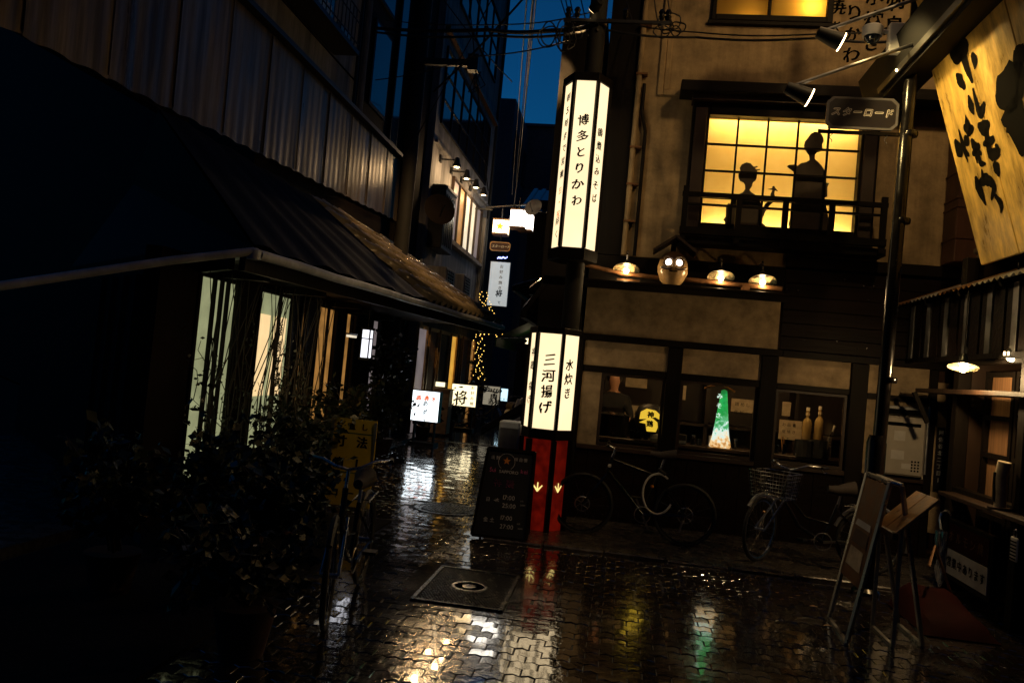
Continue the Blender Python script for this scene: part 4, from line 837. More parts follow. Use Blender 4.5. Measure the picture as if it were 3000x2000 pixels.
mb = MB(); nn = 14; ax = (ut-ub)
for k in range(7):
    f_ = .12+k*.14; 
pr = [(.008, .02), (.03, .15), (.038, .35), (.028, .5), (.045, .62), (.05, .8), (.055, .97), (.035, .985)]
vs_ = []; 
for r_, f_ in pr:
    for j in range(nn): rr_ = r_*(1+.35*(j % 2)); a = 2*math.pi*j/nn+f_*2; vs_.append(ub+ax*f_+V((rr_*math.cos(a), rr_*math.sin(a), 0)))
fs_ = [(i*nn+j, i*nn+(j+1) % nn, (i+1)*nn+(j+1) % nn, (i+1)*nn+j) for i in range(len(pr)-1) for j in range(nn)]
mb.add(vs_, fs_).build('folded_canopy', 'plasticclear', um, True)
c = onX(2972, 1600, 3.0); t = thing('hanging_tag', 'white patterned plastic tag hanging from a ring at the right edge', 'tag', c)
MB().bx(c.x-.008, c.x+.008, c.y-.055, c.y+.055, c.z-.11, c.z+.07).build('tag_body', 'white_paint', t, bevel=.008)
for k in range(6): MB().bx(c.x-.011, c.x-.0085, c.y-.045, c.y+.045, c.z-.095+k*.025, c.z-.084+k*.025).build('stripe', 'ink', t)
MB().tube([c+V((0, .026*math.cos(a*.63), .098+.03*math.sin(a*.63))) for a in range(10)], .005, 6, closed=True).build('ring', 'steel', t)
c = onX(2925, 1430, 3.12); t = thing('patterned_vase', 'tall curved patterned green and white vase on the shop ledge', 'vase', (c.x, c.y, .94))
MB().tube([(3.14, c.y, .96), (3.14, c.y, 1.08), (3.13, c.y-.01, 1.2), (3.14, c.y-.03, 1.33)], .045, 14, .05).build('vase_body', 'paper', t, True); MB().lathe([(.09, .941), (.09, .957), (.05, .96)], 18, (3.14, c.y, 0)).build('foot', 'brownwood', t)
MB().tube([(3.092, c.y, 1.0), (3.085, c.y, 1.12), (3.08, c.y-.01, 1.24)], .012, 8).build('painted_leaf', 'leaf', t)
# red bucket-like cloth bundle on the ground by the shop
c = onZ(2720, 1800, 0); t = thing('red_tarpaulin', 'dark red folded tarpaulin on a cart behind the menu stand', 'tarpaulin', c)
gx, gy = 2.62, 6.95
vs_ = []; fs_ = []; nn = 14
for i in range(nn+1):
    for j in range(9):
        u_, v_ = i/nn, j/8; x = 2.42+.55*v_; y = 6.45+.9*u_
        z = (.10+.16*u_)*(1-(abs(v_-.5)*2)**5)*(1-(abs(u_-.5)*2)**8)+.012*math.sin(9*v_+7*u_); vs_.append((x, y, max(.01, z)))
fs_ = [(i*9+j, i*9+j+1, (i+1)*9+j+1, (i+1)*9+j) for i in range(nn) for j in range(8)]
MB().add(vs_, fs_).build('sheet', 'redcloth', t, True, 0)
MB().tube([(2.95, 7.2, .02), (2.75, 7.25, .55), (2.62, 7.0, .42)], .012, 8).build('strap', 'rust', t, True)
# ---------------- A-frame poster stand
af = thing('poster_stand', 'aluminium A-frame poster stand with brown poster on the right', 'stand', (1.9, 6.27, 0))
T0, T1 = V((1.99, 6.67, 1.15)), V((1.99, 6.13, 1.15)); B0, B1 = V((1.76, 6.57, .01)), V((1.73, 5.97, .01))
for a, b in ((B0, T0), (B1, T1), (B0, B1), (T0, T1)): MB().beam(a, b, .03, .03).build('frame_bar', 'alu', af, bevel=.004)
k = .32; L0, L1 = B0.lerp(T0, k), B1.lerp(T1, k)
nn_ = (T1-T0).cross(B0-T0).normalized()*.012
if nn_.x > 0: nn_ = -nn_
MB().add([L0+nn_, L1+nn_, T1+nn_-V((0, 0, .03)), T0+nn_-V((0, 0, .03)), L0, L1, T1-V((0, 0, .03)), T0-V((0, 0, .03))], [(0, 1, 2, 3), (7, 6, 5, 4), (0, 4, 5, 1), (1, 5, 6, 2), (2, 6, 7, 3), (3, 7, 4, 0)]).build('poster', 'rust', af)
for z0, z1, mt_ in ((.12, .3, 'paper'), (.34, .47, 'terracotta'), (.5, .56, 'papergrey')):
    a, b = L0.lerp(T0, z0), L1.lerp(T1, z0); c_, d_ = L1.lerp(T1, z1), L0.lerp(T0, z1); m0 = nn_*1.35
    MB().quad(a.lerp(b, .15)+m0, a.lerp(b, .85)+m0, d_.lerp(c_, .8)+m0, d_.lerp(c_, .2)+m0).build('print', mt_, af)
T2, T3 = V((2.06, 6.64, 1.14)), V((2.06, 6.10, 1.14)); 
C0, C1 = V((2.30, 6.66, .01)), V((2.30, 6.16, .01))
for a, b in ((C0, T2), (C1, T3), (C0, C1), (T2, T3)): MB().beam(a, b, .03, .03).build('rear_bar', 'alu', af, bevel=.004)
for a, b in ((T0, T2), (T1, T3)): MB().bar(a, b, .014, 8).build('hinge', 'steel', af)
# ---------------- menu lectern
ms = thing('menu_lectern', 'small sloped wooden menu board on a thin metal stand at the right', 'stand', (2.06, 6.2, 0))
for a, b in (((2.06, 6.5, .01), (2.06, 6.04, .01)), ((2.06, 6.04, .01), (2.06, 6.04, .85)), ((2.06, 6.5, .01), (2.06, 6.5, .85))): MB().beam(a, b, .025, .025).build('leg', 'alu', ms)
m0, m1, m2, m3 = V((1.99, 6.36, .80)), V((1.99, 5.92, .80)), V((2.28, 5.96, 1.07)), V((2.28, 6.40, 1.07))
nv = (m1-m0).cross(m3-m0).normalized(); nv = nv if nv.z > 0 else -nv
for i in range(2):
    f0, f1 = i/2+.008, (i+1)/2-.008
    MB().prism([(0, 0), (1, 0), (1, 1), (0, 1)], m0.lerp(m1, f0), (m1-m0)*(f1-f0), (m3-m0), .02).build('menu_board', 'lightwood', ms, bevel=.004)
MB().beam(m0+V((-.012, .02, .0)), m1+V((-.012, -.02, .0)), .04, .045).build('lip', 'brownwood', ms, bevel=.004)
# ---------------- chalkboard A-sign
cb = thing('chalkboard_sign', 'black chalkboard sandwich sign with opening hours beside the red lantern base', 'sign', (-1.05, 8.0, 0))
bo = V((-1.335, 7.90, .03)); bt = V((-1.28, 8.12, .88)); wv = V((.545, .02, 0)); wt_ = V((.48, .02, 0))
nb = wv.cross(bt-bo).normalized(); MB().add([bo, bo+wv, bt+wt_, bt, bo-nb*.02, bo+wv-nb*.02, bt+wt_-nb*.02, bt-nb*.02], [(0, 1, 2, 3), (7, 6, 5, 4), (0, 4, 5, 1), (1, 5, 6, 2), (2, 6, 7, 3), (3, 7, 4, 0)]).build('board', 'chalkboard', cb)
Bx, By = wv.normalized(), (bt-bo).normalized(); By = (By-Bx*By.dot(Bx)).normalized()
for a, b in ((bo, bt), (bo+wv, bt+wt_), (bt, bt+wt_), (bo, bo+wv)): MB().beam(a, b, .03, .03, nb).build('frame_bar', 'darkwood', cb)
for a, b in ((bt+V((0, .03, 0)), V((-1.33, 8.42, .0))), (bt+wt_+V((0, .03, 0)), V((-.82, 8.42, .0)))): MB().beam(a, b, .025, .03).build('rear_leg', 'darkwood', cb)
def ch(s, u, v, sz, mt_, **k): lettering(s, mt_, cb, bo+Bx*u+By*v+nb*.001, Bx, By, sz, name='chalk_lettering', **k)
ch('焼酎', .12, .79, .05, 'chalk'); ch('味自慢', .36, .79, .05, 'chalk', step=.95); ch('Sui', .10, .665, .06, 'chalkpink'); ch('SAPPORO', .20, .655, .044, 'chalk'); ch('kei', .42, .675, .06, 'chalkpink'); ch('神鶏', .20, .54, .11, 'chalkpink', step=1.15); ch('神鶏', .203, .543, .105, 'chalkboard', step=1.2, lift=.005)
ch('日~木', .12, .365, .055, 'chalk'); ch('17:00', .27, .40, .062, 'chalk'); ch('25:00', .27, .32, .062, 'chalk'); ch('LO', .45, .38, .022, 'chalk'); ch('24:00', .45, .34, .022, 'chalk'); ch('金土', .12, .165, .06, 'chalk'); ch('17:00', .27, .20, .06, 'chalk'); ch('27:00', .27, .115, .06, 'chalk'); ch('LO', .44, .155, .022, 'chalk'); ch('26:00', .45, .11, .022, 'chalk')
star = [(.04*math.cos(R(90+36*i))*(1 if i % 2 == 0 else .42), .04*math.sin(R(90+36*i))*(1 if i % 2 == 0 else .42)) for i in range(10)]
MB().prism(star, bo+Bx*.265+By*.765+nb*.0015, Bx, By, .002).build('star_mark', 'star_orange', cb)
for r_ in (.085,): MB().tube([bo+Bx*(.265+r_*math.cos(a*.314))+By*(.755+r_*math.sin(a*.314))+nb*.003 for a in range(-3, 14)], .002, 4).build('chalk_ring', 'chalk', cb)
c = V((-1.18, 8.9, 0)); t = thing('meter_cabinet', 'narrow dark grey cabinet behind the chalkboard sign', 'cabinet', c); MB().bx(-1.30, -1.06, 8.85, 9.15, 0, 1.12).build('cabinet_body', 'gutter', t, bevel=.01); MB().bx(-1.28, -1.08, 8.842, 8.849, .1, 1.05).build('cabinet_door', 'galv', t)
# ================================================================ BICYCLES (built at the origin, front wheel towards -X)
def wheel(t, c, r, mt_t='rubber', steer=0., dk=False, spk=16):
    c = V(c); rot = Matrix.Rotation(steer, 3, 'Z')
    def ringp(rr, n=36): return [c+rot @ V((rr*math.cos(2*math.pi*i/n), 0, rr*math.sin(2*math.pi*i/n))) for i in range(n)]
    wo = MB().tube(ringp(r-.02), .019, 8, closed=True).build('wheel', mt_t, t, True)
    MB().tube(ringp(r-.042), .011, 6, closed=True).build('rim', 'steel' if not dk else 'blackgloss', wo, True)
    s = MB()
    for i in range(spk):
        a = 2*math.pi*i/spk; s.bar(c+rot @ V((0, .02*(1 if i % 2 else -1), 0)), c+rot @ V(((r-.045)*math.cos(a), 0, (r-.045)*math.sin(a))), .0013, 4)
    s.build('spoke_set', 'steel', wo, kind='stuff'); MB().bar(c+rot @ V((0, -.05, 0)), c+rot @ V((0, .05, 0)), .018, 10).build('hub', 'steel', wo, True)
    return wo
def disc(t, c, r=.078):
    c = V(c); o = MB().tube([c+V((r*math.cos(a*.2618), 0, r*math.sin(a*.2618))) for a in range(24)], .007, 6, closed=True).build('brake_disc', 'steel', t, True)
    s = MB()
    for k in range(6): a = k*1.047; s.bar(c+V((.018*math.cos(a), 0, .018*math.sin(a))), c+V((r*math.cos(a+.5), 0, r*math.sin(a+.5))), .004, 5)
    s.build('disc_arm', 'steel', o, kind='stuff')
def crank(t, c, a0=-1.1):
    c = V(c); MB().tube([c+V((.085*math.cos(a*.2618), -.03, .085*math.sin(a*.2618))) for a in range(24)], .006, 6, closed=True).build('chainring', 'alu', t, True)
    for s, yy in ((1, -.055), (-1, .055)):
        e = c+V((.17*math.cos(a0)*s, yy, .17*math.sin(a0)*s)); MB().beam(c+V((0, yy, 0)), e, .024, .014, (0, 1, 0)).build('crank_arm', 'alu', t); MB().bx(e.x-.05, e.x+.05, e.y-(.1 if s > 0 else 0), e.y+(0 if s > 0 else .1), e.z-.012, e.z+.012).build('pedal', 'black', t)
bk = thing('black_bicycle', 'black flat bar bicycle parked under the left shop window', 'bicycle', (.25, 8.72, 0))
O = V((.25, 8.72, 0)); OFF[bk] = V((0, 0, 0)); r = .335
F_, B_ = V((-.545, 0, r)), V((.545, 0, r)); BB = V((.10, 0, .29)); ST = V((.24, 0, .76)); HT, HB = V((-.27, 0, .86)), V((-.31, 0, .70))
wheel(bk, F_, r, dk=True); wheel(bk, B_, r, dk=True); disc(bk, F_+V((0, -.045, 0))); disc(bk, B_+V((0, -.045, 0)), .08)
for a, b, rr in ((HT-V((0, 0, .02)), ST-V((.02, 0, .05)), .016), (HB+V((0, 0, .02)), BB, .021), (BB, ST, .016), (HT, HB, .022)): MB().bar(a, b, rr, 10).build('frame_tube', 'bike_black', bk, True)
for s in (-1, 1):
    MB().tube([BB+V((0, s*.03, 0)), B_+V((0, s*.065, 0))], .010, 8).build('chain_stay', 'bike_black', bk, True); MB().tube([ST+V((0, s*.015, -.05)), B_+V((0, s*.065, 0))], .009, 8).build('seat_stay', 'bike_black', bk, True); MB().tube([HB+V((0, s*.04, -.02)), F_+V((0, s*.055, 0))], .014, 8).build('fork_leg', 'bike_black', bk, True)
MB().bar(ST-V((0, 0, .02)), ST+V((.05, 0, .16)), .014, 10).build('seat_post', 'steel', bk, True)
MB().tube([ST+V((-.11, 0, .185)), ST+V((.0, 0, .175)), ST+V((.1, 0, .19)), ST+V((.17, 0, .195))], .03, 10, .06).build('saddle', 'cushion', bk, True)
MB().bar(HT, HT+V((.03, 0, .09)), .018, 10).build('steerer', 'steel', bk, True); MB().bar(HT+V((.025, 0, .09)), HT+V((-.07, 0, .13)), .016, 10).build('stem', 'steel', bk, True)
MB().tube([HT+V((-.05, -.29, .14)), HT+V((-.07, -.1, .13)), HT+V((-.07, .1, .13)), HT+V((-.05, .29, .14))], .0125, 8).build('handlebar', 'blackgloss', bk, True)
for s in (-1, 1): MB().bar(HT+V((-.05, s*.18, .14)), HT+V((-.05, s*.30, .14)), .017, 8).build('grip', 'rubber', bk)
crank(bk, BB)
MB().bar(B_+V((-.02, -.05, -.05)), B_+V((-.05, -.05, -.18)), .012, 6).build('derailleur', 'alu', bk); MB().lathe([(.02, 0), (.018, .006), (.001, .008)], 12, HB+V((.02, -.022, .07)), YN).build('head_badge', 'papergrey', bk)
MB().lathe([(.018, 0), (.001, .008)], 10, V((.18, -.02, .60)), YN).build('reflector_disc', 'reflector', bk)
bk.location = O
lk_ = thing('cable_lock', 'grey cable lock looped over the black bicycle frame', 'lock', (.5, 8.6, .5))
MB().tube([onY(1890+45*math.cos(a*.2)+38, 1440+62*math.sin(a*.2)+a*.4, 8.58) for a in range(3, 28)], .011, 8).build('cable', 'papergrey', lk_, True); MB().bar(onY(1928, 1372, 8.58), onY(1950, 1390, 8.58), .018, 8).build('lock_barrel', 'black', lk_)
def town_bike(name, label, loc, rz, steer=.0, basket=True, sc=1.):
    t = thing(name, label, 'bicycle', loc); OFF[t] = V((0, 0, 0)); r = .33
    F_, B_ = V((-.53, 0, r)), V((.53, 0, r)); BB = V((.08, 0, .28)); ST = V((.20, 0, .66)); HT, HB = V((-.30, 0, .84)), V((-.345, 0, .66))
    wheel(t, F_, r, steer=steer, spk=22, dk=not basket); wheel(t, B_, r, spk=22, dk=not basket)
    MB().tube([B_+V(((r+.025)*math.cos(a*.2), 0, (r+.025)*math.sin(a*.2))) for a in range(-1, 15)], .02, 6).build('mudguard', 'galv' if basket else 'black', t, True)
    rotm = Matrix.Rotation(steer, 3, 'Z')
    MB().tube([F_+rotm @ V(((r+.025)*math.cos(a*.2), 0, (r+.025)*math.sin(a*.2))) for a in range(3, 13)], .02, 6).build('mudguard', 'galv' if basket else 'black', t, True)
    MB().tube([HB+V((0, 0, .03)), V((-.15, 0, .40)), BB], .02, 10).build('frame_tube', 'bike_black', t, True); MB().tube([HB+V((.01, 0, .1)), V((-.1, 0, .5)), V((.13, 0, .46))], .014, 10).build('frame_tube', 'bike_black', t, True); MB().bar(BB, ST, .016, 10).build('seat_tube', 'bike_black', t, True); MB().bar(HT, HB, .02, 10).build('head_tube', 'bike_black', t, True)
    for s in (-1, 1):
        MB().bar(BB+V((0, s*.03, 0)), B_+V((0, s*.06, 0)), .009, 8).build('chain_stay', 'bike_black', t); MB().bar(ST+V((0, s*.015, -.06)), B_+V((0, s*.06, 0)), .008, 8).build('seat_stay', 'bike_black', t); MB().tube([HB+rotm @ V((0, s*.04, 0)), F_+rotm @ V((0, s*.055, 0))], .011, 8).build('fork_leg', 'steel', t, True)
        for rk in (.05,): MB().tube([ST+V((.05, s*.06, .0)), ST+V((.42, s*.06, .02))], .006, 6).build('rack_rail', 'steel', t)
    for k in range(4): MB().bar(ST+V((.1+k*.1, -.06, .005)), ST+V((.1+k*.1, .06, .005)), .005, 6).build('rack_bar', 'steel', t)
    MB().bar(ST-V((0, 0, .03)), ST+V((.03, 0, .12)), .013, 8).build('seat_post', 'steel', t); MB().tube([ST+V((-.10, 0, .145)), ST+V((.0, 0, .14)), ST+V((.09, 0, .16)), ST+V((.16, 0, .165))], .035, 10, .085).build('saddle', 'cushion', t, True)
    MB().bar(HT, HT+V((.03, 0, .12)), .012, 8).build('stem', 'steel', t)
    hb = [HT+V((.03, 0, .12))+rotm @ q for q in (V((.20, -.27, .05)), V((.12, -.26, .055)), V((-.01, -.17, .06)), V((-.05, -.08, .02)), V((-.02, 0, 0)), V((-.05, .08, .02)), V((-.01, .17, .06)), V((.12, .26, .055)), V((.20, .27, .05)))]
    MB().tube(hb, .011, 8).build('handlebar', 'steel', t, True)
    for s, q in ((-1, hb[0]), (1, hb[-1])):
        MB().bar(q-rotm @ V((.10, 0, 0)), q+rotm @ V((.03, 0, 0)), .017, 8).build('grip', 'rubber', t); MB().tube([q-rotm @ V((.10, 0, .01)), q-rotm @ V((.04, 0, .05)), q-rotm @ V((-.02, 0, .05))], .005, 6).build('brake_lever', 'steel', t)
    crank(t, BB, .15)
    MB().lathe([(.016, 0), (.001, .01)], 10, F_+rotm @ V((.0, -.03, .18)), YN).build('reflector_disc', 'reflector', t)
    if basket:
        bk_ = MB(); cx0 = HT+rotm @ V((-.26, 0, -.02))
        def cr_(u, v, z, tp): return cx0+rotm @ V((u*(.14+.035*tp), v*(.17+.035*tp), z))
        wires = []
        for k in range(8):
            tp = k/7; z = -.13+.25*tp; q = [cr_(su, sv, z, tp) for su, sv in ((-1, -1), (1, -1), (1, 1), (-1, 1))]; q2 = []
            for i in range(4): q2 += [q[i].lerp(q[(i+1) % 4], f) for f in (.08, .5, .92)]
            MB().tube(q2, .0045 if k == 7 else .0024, 5, closed=True).build('basket_wire', 'steel', t, True)
        for i in range(9):
            f = -1+i/4
            for sv in (-1, 1): MB().bar(cr_(f, sv, -.13, 0), cr_(f, sv, .12, 1), .0022, 4).build('basket_wire', 'steel', t)
        for i in range(9): MB().bar(cr_(-1, -1+i/4, -.13, 0), cr_(1, -1+i/4, -.13, 0), .0022, 4).build('basket_wire', 'steel', t)
        for i in range(7):
            for su in (-1, 1): MB().bar(cr_(su, -1+i/3, -.13, 0), cr_(su, -1+i/3, .12, 1), .0022, 4).build('basket_wire', 'steel', t)
        MB().bar(cx0+V((.05, 0, -.13)), F_+V((.02, 0, .38)), .008, 6).build('basket_stay', 'steel', t)
    t.location = loc; t.rotation_euler.z = rz
    return t
town_bike('city_bicycle', 'city bicycle with wire basket and turned front wheel under the right shop window', (2.05, 8.42, 0), .0, R(52))
town_bike('city_bicycle', 'dark bicycle parked among the plants on the left with one grip showing', (-1.75, 5.35, 0), R(97), R(8), False)
town_bike('alley_bicycle', 'small bicycle parked deep in the alley behind the lit signs', (-3.75, 22.2, 0), R(195), R(25), False)
# ================================================================ LEFT CORNER HOUSE (lean-to with tiled eave)
E0, E1, E2 = V((-3.26, 6.54, 2.55)), V((-2.46, 15.67, 2.55)), V((-9.0, 11.7, 2.55))
dv = (E1-E0).normalized(); nl_ = V((dv.y, -dv.x, 0)); d2 = (E2-E0).normalized()
chs = thing('corner_house', 'dark lean-to tavern with wet tiled eave and lattice windows on the left', 'building', (-4.2, 8, 0))
T0_, T1_ = V((-5.0, 7.6, 4.05)), V((-5.0, 15.4, 4.05)); T2_ = V((-9.0, 13.2, 4.4))
rfb = MB(); rfb.quad(E0, E1, T1_, T0_); rfb.quad(E1, V((-5.0, 15.67, 2.55)), T1_)
rfo = rfb.build('roof', 'tile', chs); MB().quad(E0, T0_, T2_, E2).build('side_roof', 'matte_black', chs)
# tiles on the alley side: shared mesh, one object each
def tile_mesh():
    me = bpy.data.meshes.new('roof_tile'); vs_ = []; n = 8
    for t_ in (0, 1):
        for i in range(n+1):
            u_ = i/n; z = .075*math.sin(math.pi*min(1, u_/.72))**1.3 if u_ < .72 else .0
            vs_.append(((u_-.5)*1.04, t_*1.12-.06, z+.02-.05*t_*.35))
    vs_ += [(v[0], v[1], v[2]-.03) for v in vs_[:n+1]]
    me.from_pydata(vs_, [], [(i, i+1, n+1+i+1, n+1+i) for i in range(n)]+[(i, 2*n+2+i, 2*n+2+i+1, i+1) for i in range(n)]); me.materials.append(M['tile_lit']); me.shade_smooth(); me.update(); return me
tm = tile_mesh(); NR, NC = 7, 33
def roofpt(u_, v_): return E0.lerp(E1, u_).lerp(T0_.lerp(T1_, u_), v_)
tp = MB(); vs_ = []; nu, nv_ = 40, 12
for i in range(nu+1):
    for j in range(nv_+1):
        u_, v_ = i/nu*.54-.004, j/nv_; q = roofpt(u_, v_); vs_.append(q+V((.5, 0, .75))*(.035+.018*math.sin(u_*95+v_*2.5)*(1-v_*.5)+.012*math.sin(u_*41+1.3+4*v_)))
tp.add(vs_, [(i*(nv_+1)+j, (i+1)*(nv_+1)+j, (i+1)*(nv_+1)+j+1, i*(nv_+1)+j+1) for i in range(nu) for j in range(nv_)]).build('roof_matte_cover', 'matte_cover', chs, True)  # canvas-like matte sheet added over the near roof to kill its highlight
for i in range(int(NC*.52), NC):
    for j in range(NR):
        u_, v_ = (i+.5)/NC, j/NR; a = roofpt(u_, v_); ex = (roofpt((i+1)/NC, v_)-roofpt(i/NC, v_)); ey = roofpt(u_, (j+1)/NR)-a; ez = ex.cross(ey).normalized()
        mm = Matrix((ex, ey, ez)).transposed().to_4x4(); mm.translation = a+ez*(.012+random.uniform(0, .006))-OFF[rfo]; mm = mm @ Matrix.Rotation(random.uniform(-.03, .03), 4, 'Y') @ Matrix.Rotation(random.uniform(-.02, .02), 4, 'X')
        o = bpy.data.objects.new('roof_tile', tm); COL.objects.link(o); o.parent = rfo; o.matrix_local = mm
# gutters
MB().tube([E0.lerp(E1, k/12)+nl_*.05+V((0, 0, -.05+.006*math.sin(k*2.2))) for k in range(13)], .045, 10).build('gutter', 'gutter', chs, True)
MB().tube([E0+V((.03, -.05, -.03)), onY(500, 763, 6.1), onY(0, 838, 5.3), onY(-400, 900, 4.7)], .036, 12).build('drain_pipe', 'gutter', chs, True); MB().tube([E0+V((.03, -.03, -.04)), E0.lerp(E2, .5)+V((0, -.04, -.06)), E2+V((0, -.04, -.06))], .045, 10).build('gutter', 'gutter', chs, True)
MB().lathe([(.06, -.05), (.065, .03), (.03, .05)], 12, E0+V((.02, -.03, -.05))).build('gutter_corner', 'gutter', chs, True)
MB().beam(E0-nl_*.1+V((0, 0, -.12)), E1-nl_*.1+V((0, 0, -.12)), .06, .16).build('eave_beam', 'darkwood', chs); MB().beam(E0-nl_*.1+V((-.1, 0, -.12)), E2+V((0, 0, -.12)), .06, .16).build('eave_beam', 'darkwood', chs)
MB().add([E0+V((-.1, .1, -.07)), E1+V((-.1, 0, -.07)), V((-4.7, 15.6, 2.48)), V((-4.2, 6.6, 2.48))], [(0, 1, 2, 3)]).build('soffit', 'darkwood', chs)
# wall line
W0 = V((-4.05, 6.62, 0)); dw = (V((-4.5, 15.5, 0))-W0).normalized(); nw = V((dw.y, -dw.x, 0))
def wp(s, z, off=0.): return W0+dw*s+nw*off+V((0, 0, z))
WL = 8.6
# openings along the wall: (s0, s1, material of the pane)
segs = [(-.2, .5, None), (.5, 1.45, 'win_green'), (1.45, 1.95, None), (1.95, 3.08, 'win_green'), (3.08, 3.34, None), (3.34, 3.62, 'win_amber_dim'), (3.62, 4.0, None), (4.0, 4.9, 'win_amber_dim'), (4.9, 5.3, None), (5.3, 5.9, 'win_amber_dim'), (5.9, 6.9, None), (6.9, 7.5, 'win_lit_dim'), (7.5, 7.9, None), (7.9, 8.5, 'win_lit_dim'), (8.5, 8.9, None)]
for s0, s1, mt_ in segs:
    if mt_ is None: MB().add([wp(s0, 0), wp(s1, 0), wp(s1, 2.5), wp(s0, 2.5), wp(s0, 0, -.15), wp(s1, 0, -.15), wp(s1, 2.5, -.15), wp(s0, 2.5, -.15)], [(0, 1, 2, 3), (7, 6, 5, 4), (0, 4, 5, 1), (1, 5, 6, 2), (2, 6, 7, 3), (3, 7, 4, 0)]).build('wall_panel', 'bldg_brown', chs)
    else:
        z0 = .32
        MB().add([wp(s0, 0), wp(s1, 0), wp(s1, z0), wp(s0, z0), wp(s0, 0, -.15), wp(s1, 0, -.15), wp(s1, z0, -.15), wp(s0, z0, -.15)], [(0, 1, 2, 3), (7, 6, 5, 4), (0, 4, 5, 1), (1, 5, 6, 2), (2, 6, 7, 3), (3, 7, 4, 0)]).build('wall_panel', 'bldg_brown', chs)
        MB().beam(wp((s0+s1)/2, 2.44), wp((s0+s1)/2, 2.36), s1-s0, .16, dw).build('lintel', 'darkwood', chs)
        f = MB().beam(wp(s0+.02, z0), wp(s0+.02, 2.36), .04, .05).beam(wp(s1-.02, z0), wp(s1-.02, 2.36), .04, .05).beam(wp(s0, z0+.02), wp(s1, z0+.02), .05, .04).beam(wp(s0, 2.35), wp(s1, 2.35), .05, .04).build('window', 'darkwood', chs)
        MB().quad(wp(s0+.03, z0+.02, -.05), wp(s1-.03, z0+.02, -.05), wp(s1-.03, 2.36, -.05), wp(s0+.03, 2.36, -.05)).build('pane', mt_, f)
        if mt_ == 'win_green':
            for s in ([.76, .92, 1.06, 1.28] if s0 < 1 else [2.50]): MB().beam(wp(s, z0, .04), wp(s, 2.36, .04), .035, .035).build('lattice_bar', 'darkwood', f)
        if mt_ == 'win_amber_dim' or mt_ == 'curtain': MB().beam(wp((s0+s1)/2, z0, .01), wp((s0+s1)/2, 2.36, .01), .03, .03).build('mullion', 'darkwood', f)
# two lit paper signs with writing inside the second opening
for i, (s0, s1, tx) in enumerate(((2.06, 2.42, '酒'), (2.56, 2.94, '酒蔵居'))):
    t = thing('paper_sign', ('left glowing paper strip sign in the lattice window', 'right glowing paper strip sign with brush writing in the lattice window')[i], 'sign', wp((s0+s1)/2, 1.15)); 
    MB().add([wp(s0, 1.12, -.03), wp(s1, 1.12, -.03), wp(s1, 2.08, -.03), wp(s0, 2.08, -.03)], [(0, 1, 2, 3)]).build('sheet', 'win_paper', t)
    if i: lettering('酒鶏蔵居', 'ink', t, wp((s0+s1)/2, 1.92, -.028), dw, ZP, .2, True, 1.02, .02, .05)
# other side wall (towards the left, in the dark)
MB().add([W0, W0+d2*7, W0+d2*7+V((0, 0, 2.5)), W0+V((0, 0, 2.5))], [(0, 1, 2, 3)]).build('side_wall', 'bldg_brown', chs)
for k in range(5):
    a = W0+d2*(.6+k*.45)+V((.05, -.05, 0)); MB().beam(a+V((0, 0, .3)), a+V((0, 0, 2.3)), .06, .05).build('lattice_bar', 'darkwood', chs)
# hanging lamp by the door
c = onX(1074, 1008, -3.6); t = thing('door_lantern', 'slim white glowing lantern with black frame under the left eave', 'lantern', c)
MB().bx(c.x-.055, c.x+.055, c.y-.07, c.y+.07, c.z-.19, c.z+.20).build('glass_body', 'white_lamp', t)
f = MB()
for sx in (-1, 1):
    for sy in (-1, 1): f.bx(c.x+sx*.058-.008, c.x+sx*.058+.008, c.y+sy*.073-.008, c.y+sy*.073+.008, c.z-.21, c.z+.22)
f.build('corner_bar', 'black', t, kind='stuff'); MB().bx(c.x-.075, c.x+.075, c.y-.09, c.y+.09, c.z+.201, c.z+.235).build('lid', 'black', t); MB().bx(c.x-.075, c.x+.075, c.y-.09, c.y+.09, c.z-.225, c.z-.191).build('base', 'black', t); MB().bx(c.x-.066, c.x+.066, c.y-.081, c.y+.081, c.z+.07, c.z+.085).build('cross_bar', 'black', t); MB().bar(c+V((0, 0, .23)), (c.x, c.y, 2.47), .006, 6).build('cord', 'black', t)
c = onX(1030, 985, -3.7); t = thing('small_tube_lamp', 'small pale tube lamp above a doorway under the left eave', 'lamp', c); MB().beam(c+V((0, -.14, 0)), c+V((0, .14, 0)), .05, .03).build('tube_body', 'win_lit', t); MB().beam(c+V((0, -.16, .03)), c+V((0, .16, .03)), .06, .02).build('holder', 'black', t)
# yellow tailoring board
a, b, c_, d_ = V((-3.13, 8.52, .98)), V((-2.60, 8.5, .98)), V((-2.58, 8.46, .05)), V((-3.12, 8.48, .05))
ys = thing('yellow_board', 'dim yellow hand lettered repair board standing behind the plants', 'sign', (-2.85, 8.5, 0))
MB().prism([(0, 0), (.53, 0), (.53, .95), (0, .95)], d_, (b-a).normalized(), (a-d_).normalized(), -.02).build('board', 'yellowboard', ys)
bX, bY = (b-a).normalized(), (a-d_).normalized()
for s, u_, v_, z in (('お直し', .10, .87, .10), ('寸法', .14, .70, .16), ('直し', .14, .46, .16), ('コート', .12, .14, .12)): lettering(s, 'ink', ys, d_+bX*u_+bY*v_, bX, bY, z, False, 1.5, .035)
for v_ in (.79, .36): MB().prism([(.03, v_), (.50, v_), (.50, v_+.010), (.03, v_+.010)], d_-bX.cross(bY)*-.002, bX, bY, .001).build('green_line', 'awning_green', ys)
for u_ in (.02, .51): MB().beam(d_+bX*u_+V((0, .03, -.05)), d_+bX*u_+V((0, .03, .93)), .025, .025).build('leg', 'galv', ys)
